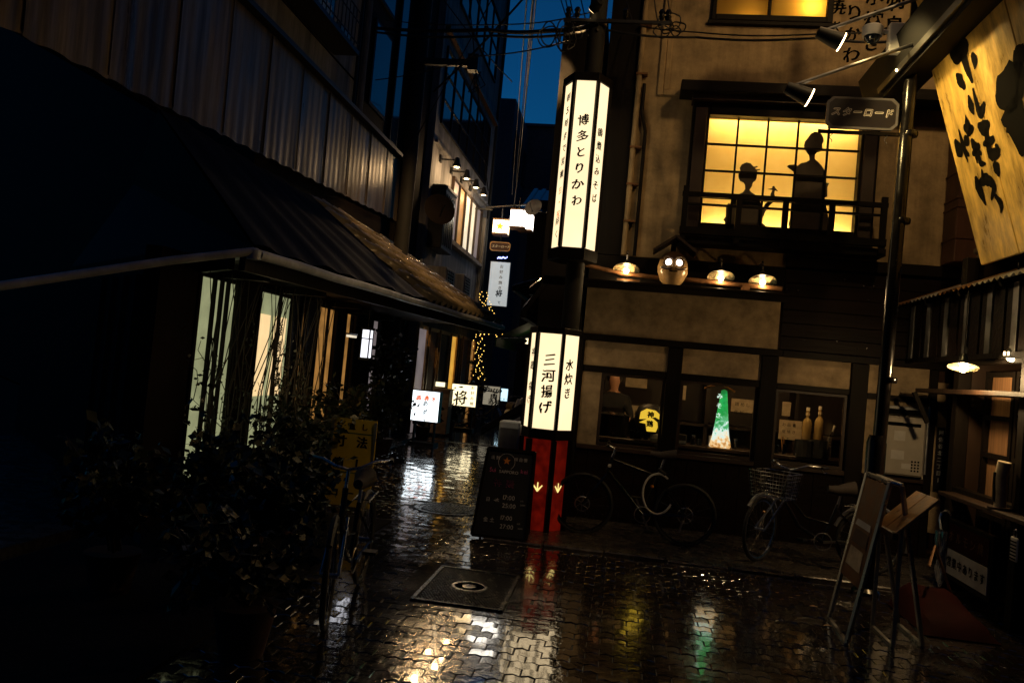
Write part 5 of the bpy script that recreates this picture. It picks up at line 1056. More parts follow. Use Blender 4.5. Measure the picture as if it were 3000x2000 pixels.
# ================================================================ METAL CLAD BUILDING above and behind the corner house
mc = thing('metal_clad_building', 'pale building with rust streaked corrugated metal band above the left eave', 'building', (-5.2, 11, 4))
Xw = -5.0
for k in range(11):
    y0 = 4.6+k*1.065; mb = MB(); vs_ = []; nn = 20
    for i in range(nn+1):
        y = y0+1.06*i/nn; xx = Xw+.004*math.sin(i*math.pi/2); zb = 4.02+(y-6)*.055+.012*math.sin(k*3.1+i*.7)
        vs_ += [(xx+.03+.006*(k % 2), y, zb), (xx+.006*(k % 2), y, 5.86+.01*(k % 3))]
    mb.add(vs_, [(2*i, 2*i+1, 2*i+3, 2*i+2) for i in range(nn)]).build('metal_panel', 'metalband', mc, True)
    MB().beam((Xw+.045, y0, 4.05+(y0-6)*.055), (Xw+.018, y0, 5.85), .022, .012, (1, 0, 0)).build('panel_seam', 'metalband', mc)
MB().bx(Xw-.1, Xw+.13, 4.5, 16.35, 5.862, 5.93).build('band_cap', 'black', mc)
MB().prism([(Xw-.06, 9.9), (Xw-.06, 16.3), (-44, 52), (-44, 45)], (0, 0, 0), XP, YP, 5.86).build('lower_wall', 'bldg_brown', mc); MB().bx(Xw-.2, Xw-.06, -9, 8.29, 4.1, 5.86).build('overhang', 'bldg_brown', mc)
MB().prism([(-9.1, 13.6), (-9.1, 20), (-44, 52), (-44, 45)], (0, 0, 5.87), XP, YP, 16).build('sky_block_wing', 'bldg_brown', mc); MB().bx(Xw-4, Xw-.02, 8.3, 13.2, 5.931, 12).build('upper_wall', 'plaster_left', mc); MB().bx(Xw-.2, Xw-.02, -9, 8.29, 5.931, 13).build('side_wall', 'plaster_left', mc)  # side wall runs on unseen and taller, far wing added to shut out sky
MB().bx(Xw-.02, Xw+.0, 4.5, 13.2, 6.42, 6.44).build('wall_joint', 'bldg_brown', mc)
MB().tube([(Xw+.08, 13.25, 5.9), (Xw+.08, 13.25, 12)], .05, 10).build('downpipe', 'plaster_left', mc, True); MB().tube([(Xw+.03, 13.05, 5.9), (Xw+.03, 13.05, 12)], .03, 10).build('downpipe', 'black', mc, True)
MB().bx(Xw-.05, Xw+.2, 16.2, 16.34, 2.6, 5.86).build('end_post', 'darkwood', mc)
# window balcony with clutter
bl = thing('window_balcony', 'dark iron window balcony with planters high on the left wall', 'balcony', (-4.8, 11, 6.5))
MB().bx(Xw-.0, Xw+.42, 9.4, 12.05, 6.45, 6.52).build('floor_slab', 'black', bl); MB().bx(Xw-.018, Xw+.0, 9.6, 11.9, 6.7, 8.6).build('window_recess', 'darkglass', bl)
for z in (6.62, 6.95, 7.12): MB().bar((Xw+.4, 9.42, z), (Xw+.4, 12.03, z), .012, 6).build('rail', 'black', bl)
for i in range(18): MB().bar((Xw+.4, 9.45+i*.15, 6.5), (Xw+.4, 9.45+i*.15, 7.1), .008, 5).build('baluster', 'black', bl)
MB().bx(Xw+.05, Xw+.3, 11.5, 11.9, 6.53, 6.75).build('planter', 'galv', bl); MB().bx(Xw+.05, Xw+.3, 10.6, 11.1, 6.53, 6.8).build('planter', 'white_paint', bl)
# narrow dark building
nb_ = thing('narrow_building', 'narrow dark brown building with tall blue reflecting window on the left', 'building', (-5, 15, 0))
MB().bx(-9, -5.05, 13.4, 17.1, 5.94, 12.5).build('wall', 'bldg_brown', nb_)
MB().bx(-9, -4.75, 16.4, 17.15, 0, 12.4).build('wall', 'bldg_brown', nb_)
for z0, z1 in ((6.3, 7.9), (8.3, 10.0)):
    f = MB().bx(-5.04, -5.0, 13.9, 14.9, z0, z1).build('window', 'darkwood', nb_); MB().quad((-4.995, 13.96, z0+.06), (-4.995, 14.84, z0+.06), (-4.995, 14.84, z1-.06), (-4.995, 13.96, z1-.06)).build('pane', 'darkglass', f)
f = MB().bx(-5.04, -4.98, 15.25, 15.75, 6.0, 12.0).build('window', 'darkwood', nb_); MB().quad((-4.975, 15.3, 6.05), (-4.975, 15.7, 6.05), (-4.975, 15.7, 11.9), (-4.975, 15.3, 11.9)).build('pane', 'darkglass', f)
# second utility pole on the left
p2 = thing('left_utility_pole', 'dark utility pole with crossed stays before the left buildings', 'pole', (-4.35, 15.2, 0))
q0, q1 = onX(1160, 640, -4.3), onX(1222, 0, -4.3)
MB().tube([(-4.35, 14.6, 0), (-4.3, 14.6, 13)], .15, 14, .12).build('pole_shaft', 'pole_concrete', p2, True)
MB().beam((-4.3, 14.5, 7.35), (-3.2, 14.5, 7.35), .09, .12).build('cross_arm', 'black', p2); MB().bx(-3.35, -3.15, 14.4, 14.6, 7.2, 7.5).build('transformer', 'black', p2)
for s in range(3): MB().tube([(-3.2+.05*s, 14.5, 7.2), (-3.1+.12*math.sin(s*2), 14.5, 6.95), (-3.3+.1*s, 14.5, 6.8), (-3.2, 14.5, 7.15)], .012, 6).build('wire_loop', 'black', p2, True)
# ================================================================ FAR LEFT BUILDING with lit window
fb_ = thing('grey_alley_building', 'grey three storey alley building with a long lit window and wall lamps', 'building', (-5, 21, 0)); Xf = -4.6
MB().bx(-9, Xf, 17.2, 24.55, 0, 14.2).build('wall', 'bldg_grey', fb_)
MB().bx(Xf, Xf+.12, 17.3, 24.3, 9.2, 9.3).build('cornice', 'rust', fb_); MB().bx(Xf, Xf+.08, 17.3, 24.4, 6.62, 6.68).build('string_course', 'bldg_grey', fb_)
def wwin(y0, y1, z0, z1, nv, nh, mt_, fm='darkwood', d=.05):
    f = MB(); f.bx(Xf+.001, Xf+d, y0, y1, z0, z0+.05); f.bx(Xf+.001, Xf+d, y0, y1, z1-.05, z1); f.bx(Xf+.001, Xf+d, y0, y0+.05, z0+.05, z1-.05); f.bx(Xf+.001, Xf+d, y1-.05, y1, z0+.05, z1-.05)
    fo = f.build('window', fm, fb_)
    for i in range(nv):
        a, b = y0+.05+(y1-y0-.1)*i/nv, y0+.05+(y1-y0-.1)*(i+1)/nv
        MB().quad((Xf+.012, a+.02, z0+.05), (Xf+.012, b-.02, z0+.05), (Xf+.012, b-.02, z1-.05), (Xf+.012, a+.02, z1-.05)).build('pane', mt_ if isinstance(mt_, str) else mt_[i % len(mt_)], fo)
        if i: MB().bx(Xf+.002, Xf+d-.01, a-.025, a+.025, z0+.05, z1-.05).build('mullion', fm, fo)
    for j in range(1, nh): zq = z0+(z1-z0)*j/nh; MB().bx(Xf+.003, Xf+d-.015, y0+.05, y1-.05, zq-.02, zq+.02).build('transom', fm, fo)
wwin(17.6, 23.6, 7.15, 8.95, 6, 3, 'darkglass'); wwin(18.4, 23.6, 10.3, 12.2, 5, 2, 'darkglass')
wwin(19.3, 23.4, 4.78, 6.35, 5, 1, ('win_lit_dim', 'win_amber_dim', 'win_lit', 'win_lit', 'win_lit_dim'), 'brownwood', .08)
MB().bx(Xf, Xf+.16, 19.1, 23.7, 4.66, 4.75).build('sill', 'plaster_left', fb_); MB().bx(Xf, Xf+.12, 23.75, 24.0, 3.4, 6.2).build('pilaster', 'plaster_left', fb_); MB().tube([(Xf+.06, 24.45, 0), (Xf+.06, 24.45, 14)], .05, 8).build('downpipe', 'black', fb_, True)
for i, (px, py) in enumerate(((1338, 488), (1367, 522), (1394, 548), (1417, 570))):
    c = onX(px, py, Xf+.42); t = thing('wall_spotlight', ('%s wall lamp above the long lit alley window' % ('nearest', 'second', 'third', 'farthest')[i]), 'lamp', (Xf, c.y, c.z+.15), 'lamps above the lit alley window')
    MB().lathe([(.11, -.02), (.10, .02), (.07, .10), (.05, .20), (.001, .22)], 16, c).build('shade', 'black', t, True); MB().lathe([(.10, -.012), (.001, -.03)], 16, c).build('bulb', 'bulb', t)
    ld = bpy.data.lights.new('bulb', 'POINT'); ld.energy = 26; ld.color = (1, .64, .30); ld.shadow_soft_size = .06; lo = bpy.data.objects.new('bulb_light', ld); COL.objects.link(lo); lo.parent = t; lo.location = c+V((0, 0, -.12))-OFF[t]; MB().beam(c+V((0, 0, .15)), (Xf+.002, c.y, c.z+.15), .03, .03).build('arm', 'black', t); MB().bx(Xf+.001, Xf+.05, c.y-.07, c.y+.07, c.z+.08, c.z+.24).build('wall_plate', 'black', t)
def ac(px, py, X, label, sc=1.):
    c = onX(px, py, X); t = thing('air_conditioner', label, 'air conditioner', c, 'outdoor units on the alley wall'); w_, h_ = .8*sc, .6*sc
    MB().bx(Xf+.02 if X > -4.5 else X-.3, X, c.y-w_/2, c.y+w_/2, c.z-h_/2, c.z+h_/2).build('casing', 'bldg_grey', t, bevel=.015)
    MB().bx(X+.001, X+.01, c.y-w_*.42, c.y+w_*.28, c.z-h_*.42, c.z+h_*.42).build('fan_opening', 'ink', t)
    g_ = MB()
    for k in range(8): g_.bx(X+.011, X+.02, c.y-w_*.42, c.y+w_*.28, c.z-h_*.4+k*h_*.105, c.z-h_*.4+k*h_*.105+.012)
    for k in range(4): g_.bx(X+.021, X+.026, c.y-w_*.42+k*w_*.22, c.y-w_*.42+k*w_*.22+.012, c.z-h_*.42, c.z+h_*.42)
    g_.build('grille', 'galv', t, kind='stuff'); MB().bx(X-.3, X-.02, c.y-w_*.4, c.y-w_*.35, c.z-h_/2-.06, c.z-h_/2).build('foot', 'black', t); MB().bx(X-.3, X-.02, c.y+w_*.35, c.y+w_*.4, c.z-h_/2-.06, c.z-h_/2).build('foot', 'black', t)
ac(1368, 848, -4.15, 'air conditioner below the lit window near the building corner', 1.15); ac(1318, 835, -4.1, 'dark air conditioner unit left of the other below the lit window', 1.2)
t = thing('window_box_unit', 'big dark boxed housing on brackets beside the lit alley window', 'housing', (-4.3, 18, 4.2)); MB().bx(Xf+.01, -4.25, 17.4, 18.5, 4.25, 5.7).build('box_body', 'black', t, bevel=.02); MB().bx(-4.249, -4.22, 17.42, 18.48, 5.62, 5.68).build('edge_trim', 'galv', t)
for k in range(5): MB().bx(-4.248, -4.235, 17.5+k*.19, 17.56+k*.19, 4.35, 5.5).build('grille_bar', 'blackgloss', t)
def dish(c, ax, r, label, mt_):
    t = thing('satellite_dish', label, 'satellite dish', c); ax = V(ax).normalized()
    MB().lathe([(r, .10), (r*.8, .05), (r*.5, .015), (.001, 0)], 26, c, ax, 1, .92).build('reflector', mt_, t, True); MB().bar(c, V(c)-ax*.25, .02, 8).build('mount', 'black', t); MB().bar(V(c)+ax*.02+V((0, 0, -r*.8)), V(c)+ax*.35, .012, 6).build('feed_arm', 'black', t)
dish(onX(1282, 618, -3.85), (.6, -.75, .25), .34, 'dark satellite dish in front of the alley building', 'bldg_brown')
dish(onY(1566, 612, 22), (-.3, -1, .3), .26, 'pale blue satellite dish right of the hanging cube lanterns', 'galv')
# ================================================================ ALLEY SIGNS
def signbox(px0, py0, px1, py1, Y, label, mt_, d=.16, legs=True, name='light_box_sign', ang=0.):
    a, b = onY(px0, py0, Y), onY(px1, py1, Y); x0, x1, z0, z1 = a.x, b.x, b.z, a.z
    t = thing(name, label, 'sign', ((x0+x1)/2, Y, 0 if legs else z0)); c = V(((x0+x1)/2, Y, 0)); w_ = (x1-x0)/2
    Mr = Matrix.Translation(c) @ Matrix.Rotation(ang, 4, 'Z') 
    MB().bx(-w_, w_, 0, d, z0, z1, Mr).build('casing', 'galv', t, bevel=.015); MB().bx(-w_+.02, w_-.02, -.006, -.001, z0+.02, z1-.02, Mr).build('lit_face', mt_, t, bevel=.0)
    if legs:
        for s in (-1, 1): MB().bx(s*w_*.7-.02, s*w_*.7+.02, .04, .1, 0.0, z0, Mr).build('leg', 'black', t)
        MB().bx(-w_*.9, w_*.9, -.1, .25, 0.0, .06, Mr).build('base', 'black', t)
    Xd = Mr.to_3x3() @ XP
    return t, (lambda u_, v_: c+Xd*(u_*w_)+Mr.to_3x3() @ V((0, -.008, 0))+V((0, 0, (z0+z1)/2+v_*(z1-z0)/2))), Xd
t, P, Xd = signbox(1208, 1139, 1284, 1240, 15.8, 'bright cool white box sign with あずさ in ink and red characters', 'sign_cool', .16, True, 'light_box_sign', R(-4))
lettering('大田酒造', 'blueink', t, P(-.35, .78), Xd, ZP, .065, False, 1.15, .02); lettering('高清水', 'redink', t, P(-.5, .5), Xd, ZP, .14, False, 1.15, .05, .04); lettering('あずさ', 'ink', t, P(.0, .18), Xd, ZP, .15, True, 1.2, .03, .04)
MB().tube([P(-.85, -.95), P(-.8, -.5), P(-.92, -.2), P(-.75, .1), P(-.9, .4)], .008, 5).build('flower_stem', 'redcloth', t); MB().prism([(0, 0), (.06, .03), (.08, .10), (.03, .06)], P(-.62, -.15), Xd, ZP, .002).build('petal', 'redcloth', t); MB().prism([(0, 0), (.03, .05), (.03, .12), (-.01, .06)], P(-.72, -.75), Xd, ZP, .002).build('petal', 'redcloth', t)
t, P, Xd = signbox(1324, 1121, 1394, 1195, 20.3, 'warm white box sign with a large 将 deeper in the alley', 'sign_warm', .16, True, 'light_box_sign')
lettering('将', 'ink', t, P(-.25, -.25), Xd, ZP, .46, False, 1, .02, .03); lettering('お好み焼き', 'paper', t, P(.65, .75), Xd, ZP, .12, True, 1.15, .02); MB().prism([(0, 0), (.10, .03), (.16, .0), (.08, -.02)], P(-.5, .7), Xd, ZP, .002).build('fish_mark', 'ink', t); MB().prism([(0, 0), (.06, .04), (.08, .0)], P(-.85, .55), Xd, ZP, .002).build('fish_mark', 'ink', t)
t, P, Xd = signbox(1417, 1127, 1462, 1190, 23, 'dim grey box sign reading Piatto behind the other signs', 'sign_dim', .16, True, 'light_box_sign')
lettering('Piatto', 'ink', t, P(-.75, .62), Xd, ZP, .20, False, 1, .04, 0, .2); lettering('肉', 'ink', t, P(.3, -.1), Xd, ZP, .26, False, 1, .04); lettering('酒場', 'ink', t, P(.0, -.62), Xd, ZP, .2, False, 1.1, .03)
t, P, Xd = signbox(1461, 1135, 1487, 1177, 25, 'small pale blue lit box sign farthest down the alley', 'sign_blue', .16, True, 'light_box_sign'); lettering('営業中', 'galv', t, P(-.4, -.65), Xd, ZP, .10, False, 1.05)
t, P, Xd = signbox(1275, 1115, 1305, 1136, 18.2, 'small warm menu light behind the white あずさ sign', 'sign_warm', .08, False, 'menu_light')
t2 = thing('menu_shelf', 'pale wooden shelf under the small warm menu light', 'shelf', (-4.4, 18.3, .05)); a, b = onY(1274, 1137, 18.2), onY(1318, 1170, 18.2); MB().bx(a.x, b.x, 18.1, 18.5, .05, a.z-.01).build('cabinet_body', 'lightwood', t2, bevel=.01); MB().bx(a.x-.03, b.x+.03, 18.06, 18.52, a.z-.009, a.z+.012).build('cabinet_top', 'lightwood', t2)
# projecting vertical sign and cube street lamp on the corner
t, P, Xd = signbox(1437, 764, 1485, 900, 23.5, 'tall cool white projecting sign reading お好み焼き 将', 'sign_cool2', .14, False, 'projecting_sign')
lettering('お好み焼き', 'galv', t, P(.15, .78), Xd, ZP, .14, True, 1.15, .02); lettering('将', 'ink', t, P(.1, -.42), Xd, ZP, .26, False, 1, .03, .03); lettering('て', 'ink', t, P(.2, -.82), Xd, ZP, .12, False, 1, .03)
cl = thing('cube_street_lamp', 'pair of glowing cube lanterns with a yellow star hanging over the alley', 'street lamp', (-3.9, 23, 5))
def cube(c, w_, h_, mt_, face_=None):
    MB().bx(c.x-w_/2, c.x+w_/2, c.y-w_/2, c.y+w_/2, c.z-h_/2, c.z+h_/2).build('lamp_cube', mt_, cl, bevel=.02)
    for s in (-1, 1): MB().bx(c.x-w_*.53, c.x+w_*.53, c.y-w_*.53, c.y+w_*.53, c.z+s*h_*.52-.02, c.z+s*h_*.52+.02).build('cube_band', 'rust', cl)
    for sx in (-1, 1): MB().bx(c.x+sx*w_*.36-.008, c.x+sx*w_*.36+.008, c.y-w_/2-.012, c.y-w_/2-.002, c.z-h_/2, c.z+h_/2).build('cube_bar', 'rust', cl)
    MB().bar(c+V((0, 0, h_*.55)), c+V((0, 0, h_*.55+.35)), .02, 6).build('cube_stem', 'black', cl)
c1 = onY(1468, 667, 22.5); cube(c1, .42, .40, 'cube_warm'); c2 = onY(1519, 643, 22.2); cube(c2, .42, .48, 'cube_white'); c3 = onY(1540, 652, 23.2); cube(c3, .42, .48, 'cube_white')
st5 = [(.13*math.cos(R(90+36*i))*(1 if i % 2 == 0 else .42), .13*math.sin(R(90+36*i))*(1 if i % 2 == 0 else .42)) for i in range(10)]
MB().prism(st5, c1+V((0, -.218, 0)), XP, ZP, .006).build('star_mark', 'cube_star', cl)
MB().beam(c1+V((-.5, 0, .55)), c2+V((.5, .3, .55)), .04, .04).build('lamp_arm', 'black', cl); MB().beam((Xf, c1.y, c1.z+.5), c1+V((-.3, 0, .5)), .04, .04).build('lamp_arm', 'black', cl)
pq2 = thing('alley_plaque', 'small brown street name plaque under the star lantern', 'sign', onY(1466, 722, 22.4)); a, b = onY(1437, 707, 22.4), onY(1494, 738, 22.4); x0, x1, z0, z1 = a.x, b.x, b.z, a.z
oc = [(x0+.05, z0), (x1-.05, z0), (x1, z0+.05), (x1, z1-.05), (x1-.05, z1), (x0+.05, z1), (x0, z1-.05), (x0, z0+.05)]; MB().prism(oc, (0, 22.40, 0), XP, ZP, .03).build('plate', 'lightwood', pq2); mxx, mzz = (x0+x1)/2, (z0+z1)/2
MB().prism([((x-mxx)*.92+mxx, (z-mzz)*.8+mzz) for x, z in oc], (0, 22.369, 0), XP, ZP, .004).build('inner_plate', 'terracotta', pq2); lettering('スターロード', 'enamel', pq2, (x0+.10, 22.363, mzz), XP, ZP, .098, False, .92, .03, 0, .2)
MB().bar((mxx, 22.41, z1), (mxx, 22.41, c1.z-.2), .012, 6).build('hanger', 'black', pq2)
# fairy lights
fl = thing('fairy_light_string', 'warm fairy lights climbing the alley corner below the projecting sign', 'string lights', onX(1415, 900, -4.3))
pts = [onY(1412+14*math.sin(k*1.9)+k*.9, 855+k*2.6, 23.0) for k in range(34)]+[onY(1395+9*math.sin(k*2.3)+ (k % 5)*4, 980+k*3.4, 22.5) for k in range(40)]+[onY(1462+10*math.sin(k*1.7), 985+6*math.cos(k*2.9), 22) for k in range(14)]+[onY(1418+14*math.sin(k*1.3), 972+7*math.cos(k*2.1), 22.3) for k in range(14)]
mb = MB()
for q in pts: mb.lathe([(.001, -.014), (.012, 0), (.001, .014)], 6, q)
mb.build('bulb_cluster', 'fairy', fl, kind='stuff'); MB().tube([onY(1412, 850, 23.05), onY(1440, 945, 23.05)], .006, 4).build('cord', 'black', fl); MB().tube([onY(1398, 975, 22.55), onY(1400, 1110, 22.55)], .006, 4).build('cord', 'black', fl)
fl2 = thing('fairy_light_string', 'small blue fairy lights on top of the projecting sign', 'string lights', onY(1468, 756, 23.4)); mb = MB()
for k in range(14): mb.lathe([(.001, -.02), (.016, 0), (.001, .02)], 6, onY(1458+k*2+2*math.sin(k*3), 757-4*math.sin(k*1.1)**2, 23.4))
mb.build('bulb_cluster', 'fairy_blue', fl2, kind='stuff'); MB().tube([onY(1456, 760, 23.42), onY(1470, 756, 23.42), onY(1486, 752, 23.42)], .006, 4).build('cord', 'black', fl2)
# doorway plants, shop fronts in the alley under the buildings
af_ = thing('alley_shopfront', 'row of dim sliding doors and amber panels along the left alley wall', 'shopfront', (-4.5, 19, 0))
for y0, y1, mt_ in ((17.3, 18.2, 'win_lit_dim'), (18.4, 19.3, 'curtain'), (19.5, 20.6, 'darkwood'), (20.8, 21.6, 'win_amber'), (21.8, 22.2, 'darkwood'), (22.4, 23.4, 'curtain'), (23.6, 24.3, 'win_amber_dim')):
    d = MB().bx(Xf+.001, Xf+.06, y0, y0+.06, .06, 2.5).bx(Xf+.001, Xf+.06, y1-.06, y1, .06, 2.5).bx(Xf+.001, Xf+.06, y0+.06, y1-.06, 2.42, 2.5).build('door', 'lightwood', af_); MB().bx(Xf+.002, Xf+.02, y0+.06, y1-.06, .06, 2.42).build('door_panel', mt_, d)
MB().bx(Xf, Xf+.9, 17.25, 24.5, 2.75, 2.85).build('canopy', 'darkwood', af_)
# right hand side of the alley: dark tiled eaves beyond the restaurant
rh = thing('dark_tiled_house', 'black silhouetted house with stepped tiled eaves on the right of the alley', 'building', (-1.4, 14, 0))
MB().bx(-1.1, -.55, 9.9, 19.5, 0, 6.2).build('wall', 'darkwood', rh)
for k, (z, ov, y0, LL) in enumerate(((2.45, .22, 9.9, 3.4), (3.38, 1.25, 16.0, 3.0), (2.95, .40, 12.0, 3.2))):
    mb = MB(); vs_ = []; nn = 40
    for i in range(nn+1): y = y0+LL*i/nn; zz_ = .04*abs(math.sin(i*1.57)); vs_ += [(-1.1-ov, y, z+zz_), (-.9, y, z+.55+zz_)]
    mb.add(vs_, [(2*i, 2*i+2, 2*i+3, 2*i+1) for i in range(nn)]).build('tiled_eave', 'tile', rh); MB().bx(-1.1-ov, -1.1-ov+.08, y0, y0+LL, z-.09, z-.005).build('eave_beam', 'darkwood', rh)
    for q in range(int(LL/.5)): MB().beam((-1.1-ov+.03, y0+q*.5, z-.03), (-1.0, y0+q*.5, z+.42), .05, .06).build('rafter', 'darkwood', rh)
rw = thing('alley_back_house', 'brown stucco house wall closing the alley behind the hanging signs', 'building', (-2, 30, 0)); MB().bx(-4.0, 1, 30, 36, 0, 8.2).build('wall', 'bldg_brown', rw); MB().bx(-3.6, -2.9, 29.9, 30.0, 4.0, 5.2).build('window', 'darkwood', rw)
for k in range(6): MB().bx(-3.55+k*.1, -3.49+k*.1, 29.86, 29.9, 4.05, 5.15).build('window_bar', 'lightwood', rw)
for i in range(16): MB().beam((-4.2+i*.34, 29.2, 7.6), (-4.2+i*.34, 33, 9.3), .17, .06).build('roof_tile_row', 'tile', rw)
MB().beam((-1.6, 29.15, 7.55), (-1.6, 33, 9.25), 5.4, .03).build('roof', 'tile', rw)
gaw = thing('green_awning', 'dark green awning over the right alley shop near the lantern', 'awning', (-1.5, 14, 2.3)); MB().add([(-1.12, 13.0, 2.75), (-1.12, 15.6, 2.75), (-2.1, 15.6, 2.2), (-2.1, 13.0, 2.2)], [(0, 1, 2, 3)]).build('canvas', 'awning_green', gaw); MB().bx(-2.11, -2.09, 13.0, 15.6, 2.05, 2.2).build('valance', 'awning_green', gaw); MB().bar((-1.12, 13.05, 2.3), (-2.08, 13.05, 2.2), .015, 6).build('stay', 'steel', gaw)
c = onY(1560, 1000, 14.2); t = thing('awning_lamp', 'white flower shaped lamp under the green awning', 'lamp', c); 
for k in range(7): a = k*.9; MB().prism([(0, 0), (.08, .035), (.15, 0), (.08, -.035)], c, V((math.cos(a), .2, math.sin(a)*.7)), V((-math.sin(a)*.7, .3, math.cos(a))), .004).build('petal_shade', 'sign_warm', t)
c = onY(1635, 795, 12.2); t = thing('round_paper_lamp', 'dim round lamp glowing red and gold under the right eaves', 'lamp', c); MB().lathe([(.001, -.17), (.12, -.13), (.18, 0), (.12, .13), (.001, .17)], 18, c).build('globe', 'rust', t, True); MB().lathe([(.05, .12), (.05, .16)], 12, c).build('collar', 'black', t)
c = onY(1618, 775, 12.0); t = thing('small_round_bulb', 'tiny bright bulb left of the round lamp under the right eaves', 'bulb', c); MB().lathe([(.001, -.05), (.03, -.02), (.035, .01), (.001, .045)], 12, c).build('glass_body', 'bulb_soft', t, True); MB().lathe([(.02, .04), (.02, .08), (.001, .085)], 10, c).build('socket', 'black', t)
# delivery scooter and plank in the alley
sc_ = thing('parked_scooter', 'pale scooter parked on the right of the alley behind the lantern', 'scooter', (-2.35, 16.4, 0)); OFF[sc_] = V((0, 0, 0))
wheel(sc_, (0, -.45, .22), .22, spk=6, steer=R(90)); wheel(sc_, (0, .55, .22), .22, spk=6, steer=R(90))
MB().prism([(-.25, 0), (.25, 0), (.20, .35), (.12, .62), (-.12, .62), (-.20, .35)], (0, -.30, .34), XP, V((0, .25, 1)).normalized(), .05).build('leg_shield', 'white_paint', sc_, bevel=.02); MB().bx(-.16, .16, -.28, .3, .26, .32).build('footboard', 'black', sc_); MB().tube([(0, .25, .42), (0, .55, .52), (0, .85, .50)], .17, 12, .12).build('rear_body', 'white_paint', sc_, True); MB().tube([(0, .2, .68), (0, .5, .72), (0, .8, .70)], .13, 12, .11).build('seat', 'cushion', sc_, True); MB().tube([(-.3, -.18, .98), (-.12, -.2, 1.0), (.12, -.2, 1.0), (.3, -.18, .98)], .018, 8).build('handlebar', 'black', sc_, True); MB().lathe([(.07, 0), (.06, .05), (.001, .06)], 14, (0, -.27, .92), YN).build('headlight', 'papergrey', sc_, True)
for s in (-1, 1): MB().bar((s*.22, -.2, 1.0), (s*.33, -.2, 1.16), .006, 6).build('mirror_stalk', 'black', sc_); MB().lathe([(.05, 0), (.001, .012)], 12, (s*.33, -.2, 1.18), YN).build('mirror', 'black', sc_)
MB().bar((0, -.22, .95), (0, -.45, .22), .03, 8).build('fork', 'galv', sc_)
sc_.location = (-2.55, 20.5, 0); sc_.rotation_euler.z = R(25)
t = thing('leaning_post', 'dark wooden post slanting over the alley edge behind the lantern', 'post', (-1.9, 14.5, .4)); q0, q1 = onY(1418, 1262, 13.5), onY(1535, 1195, 12.5); MB().beam(q0, q1, .14, .14).build('post_body', 'darkwood', t, bevel=.02); MB().beam((q1.x, q1.y, 0), q1, .08, .08).build('support', 'darkwood', t)
MB().lathe([(.02, 0), (.001, .008)], 8, q0+V((0, -.09, 0)), YN).build('reflector_disc', 'reflector', t)
# far skyline
fb2 = thing('far_tower', 'narrow dark building behind the alley building against the blue sky', 'building', (-7, 40, 0)); MB().bx(-9.5, -6.0, 36.5, 44, 0, 14.3).build('wall', 'bldg_far', fb2)
for k in range(4): f = MB().bx(-5.999, -5.96, 37.2+k*1.6, 38.2+k*1.6, 11.2, 13.0).build('window', 'black', fb2); MB().bx(-5.959, -5.95, 37.3+k*1.6, 38.1+k*1.6, 11.3, 12.9).build('pane', 'darkglass', f)
bg_ = thing('clapboard_building', 'dark blue grey clapboard building closing the view under the sky', 'building', (-2, 42, 0)); MB().bx(-6.2, 4, 42, 50, 0, 14.7).build('wall', 'bldg_far', bg_)
for k in range(22): MB().bx(-6.2, 4.0, 41.95, 41.998, 11.4+k*.15, 11.4+k*.15+.12).build('clapboard', 'bldg_far', bg_)
MB().bx(-6.3, 4.1, 41.8, 42.0, 14.7, 14.85).build('parapet', 'bldg_far', bg_)
for k in range(3): f = MB().bx(-5.6+k*1.1, -4.8+k*1.1, 41.9, 41.999, 8.6, 10.4).build('window', 'black', bg_); MB().bx(-5.52+k*1.1, -4.88+k*1.1, 41.88, 41.899, 8.7, 10.3).build('pane', 'darkglass', f)
# ================================================================ CABLES
def cable(pp, r_, label, sag=0., name='overhead_cable'):
    P_ = [V(p) for p in pp]; out = []
    for i in range(len(P_)-1):
        for k in range(8): f_ = k/8; q = P_[i].lerp(P_[i+1], f_); q.z -= sag*math.sin(math.pi*f_); out.append(q)
    out.append(P_[-1]); o = MB().tube(out, r_, 6).build(name, 'black', None, True, off=P_[0]); tag(o, label, 'cable', 'overhead cables')
cable([onY(1100, 83, 13.2), onY(1430, 88, 11), onY(1620, 90, 9.2), (-.6, 8.9, 5.7)], .028, 'thick black cable bundle crossing the sky to the utility pole', .03)
cable([onY(1100, 95, 13.2), onY(1450, 105, 11), (-.6, 8.9, 5.62)], .018, 'second black cable just below the thick bundle', .05)
cable([onY(1130, 60, 13), onY(1500, 72, 10), (-.6, 8.9, 5.85)], .008, 'thin black wire just above the thick cable bundle', .04)
cable([onY(1100, 235, 13.5), onY(1400, 165, 11), (-.7, 8.9, 5.55)], .009, 'thin black wire slanting from the left wall up to the pole', .05)
cable([(-.5, 8.9, 5.62), onY(2040, 110, 8.9), onY(2400, 112, 7.9), (2.4, 7.6, 5.05)], .013, 'black cable from the utility pole across the plaster wall', .03)
cable([(-.5, 8.9, 5.75), onY(2040, 95, 8.9), onY(2400, 100, 7.9), (2.4, 7.6, 5.2)], .008, 'thin wire above the cable across the plaster wall', .03)
for i, (x0, y0, x1, y1) in enumerate(((1543, 0, 1515, 370), (1560, 0, 1530, 330), (1570, 0, 1535, 350), (1565, -20, 1528, 420))):
    cable([onY(x0, y0, 12), onY(x1, y1, 20), onY(x1-15-3*i, y1+200, 22.2)], .012, ('leftmost steep wire dropping to the cube lanterns', 'second steep wire dropping to the cube lanterns', 'third steep wire dropping to the cube lanterns', 'rightmost steep wire dropping to the cube lanterns')[i], .02)
for i, (x0, x1) in enumerate(((1640, 1665), (1655, 1672), (1668, 1685), (1700, 1718))):
    cable([onY(x0, -10, 9.6), onY(x1, 70, 8.95)], .008, ('first','second','third','fourth')[i]+' thin wire from above to the pole cross arm', .0)
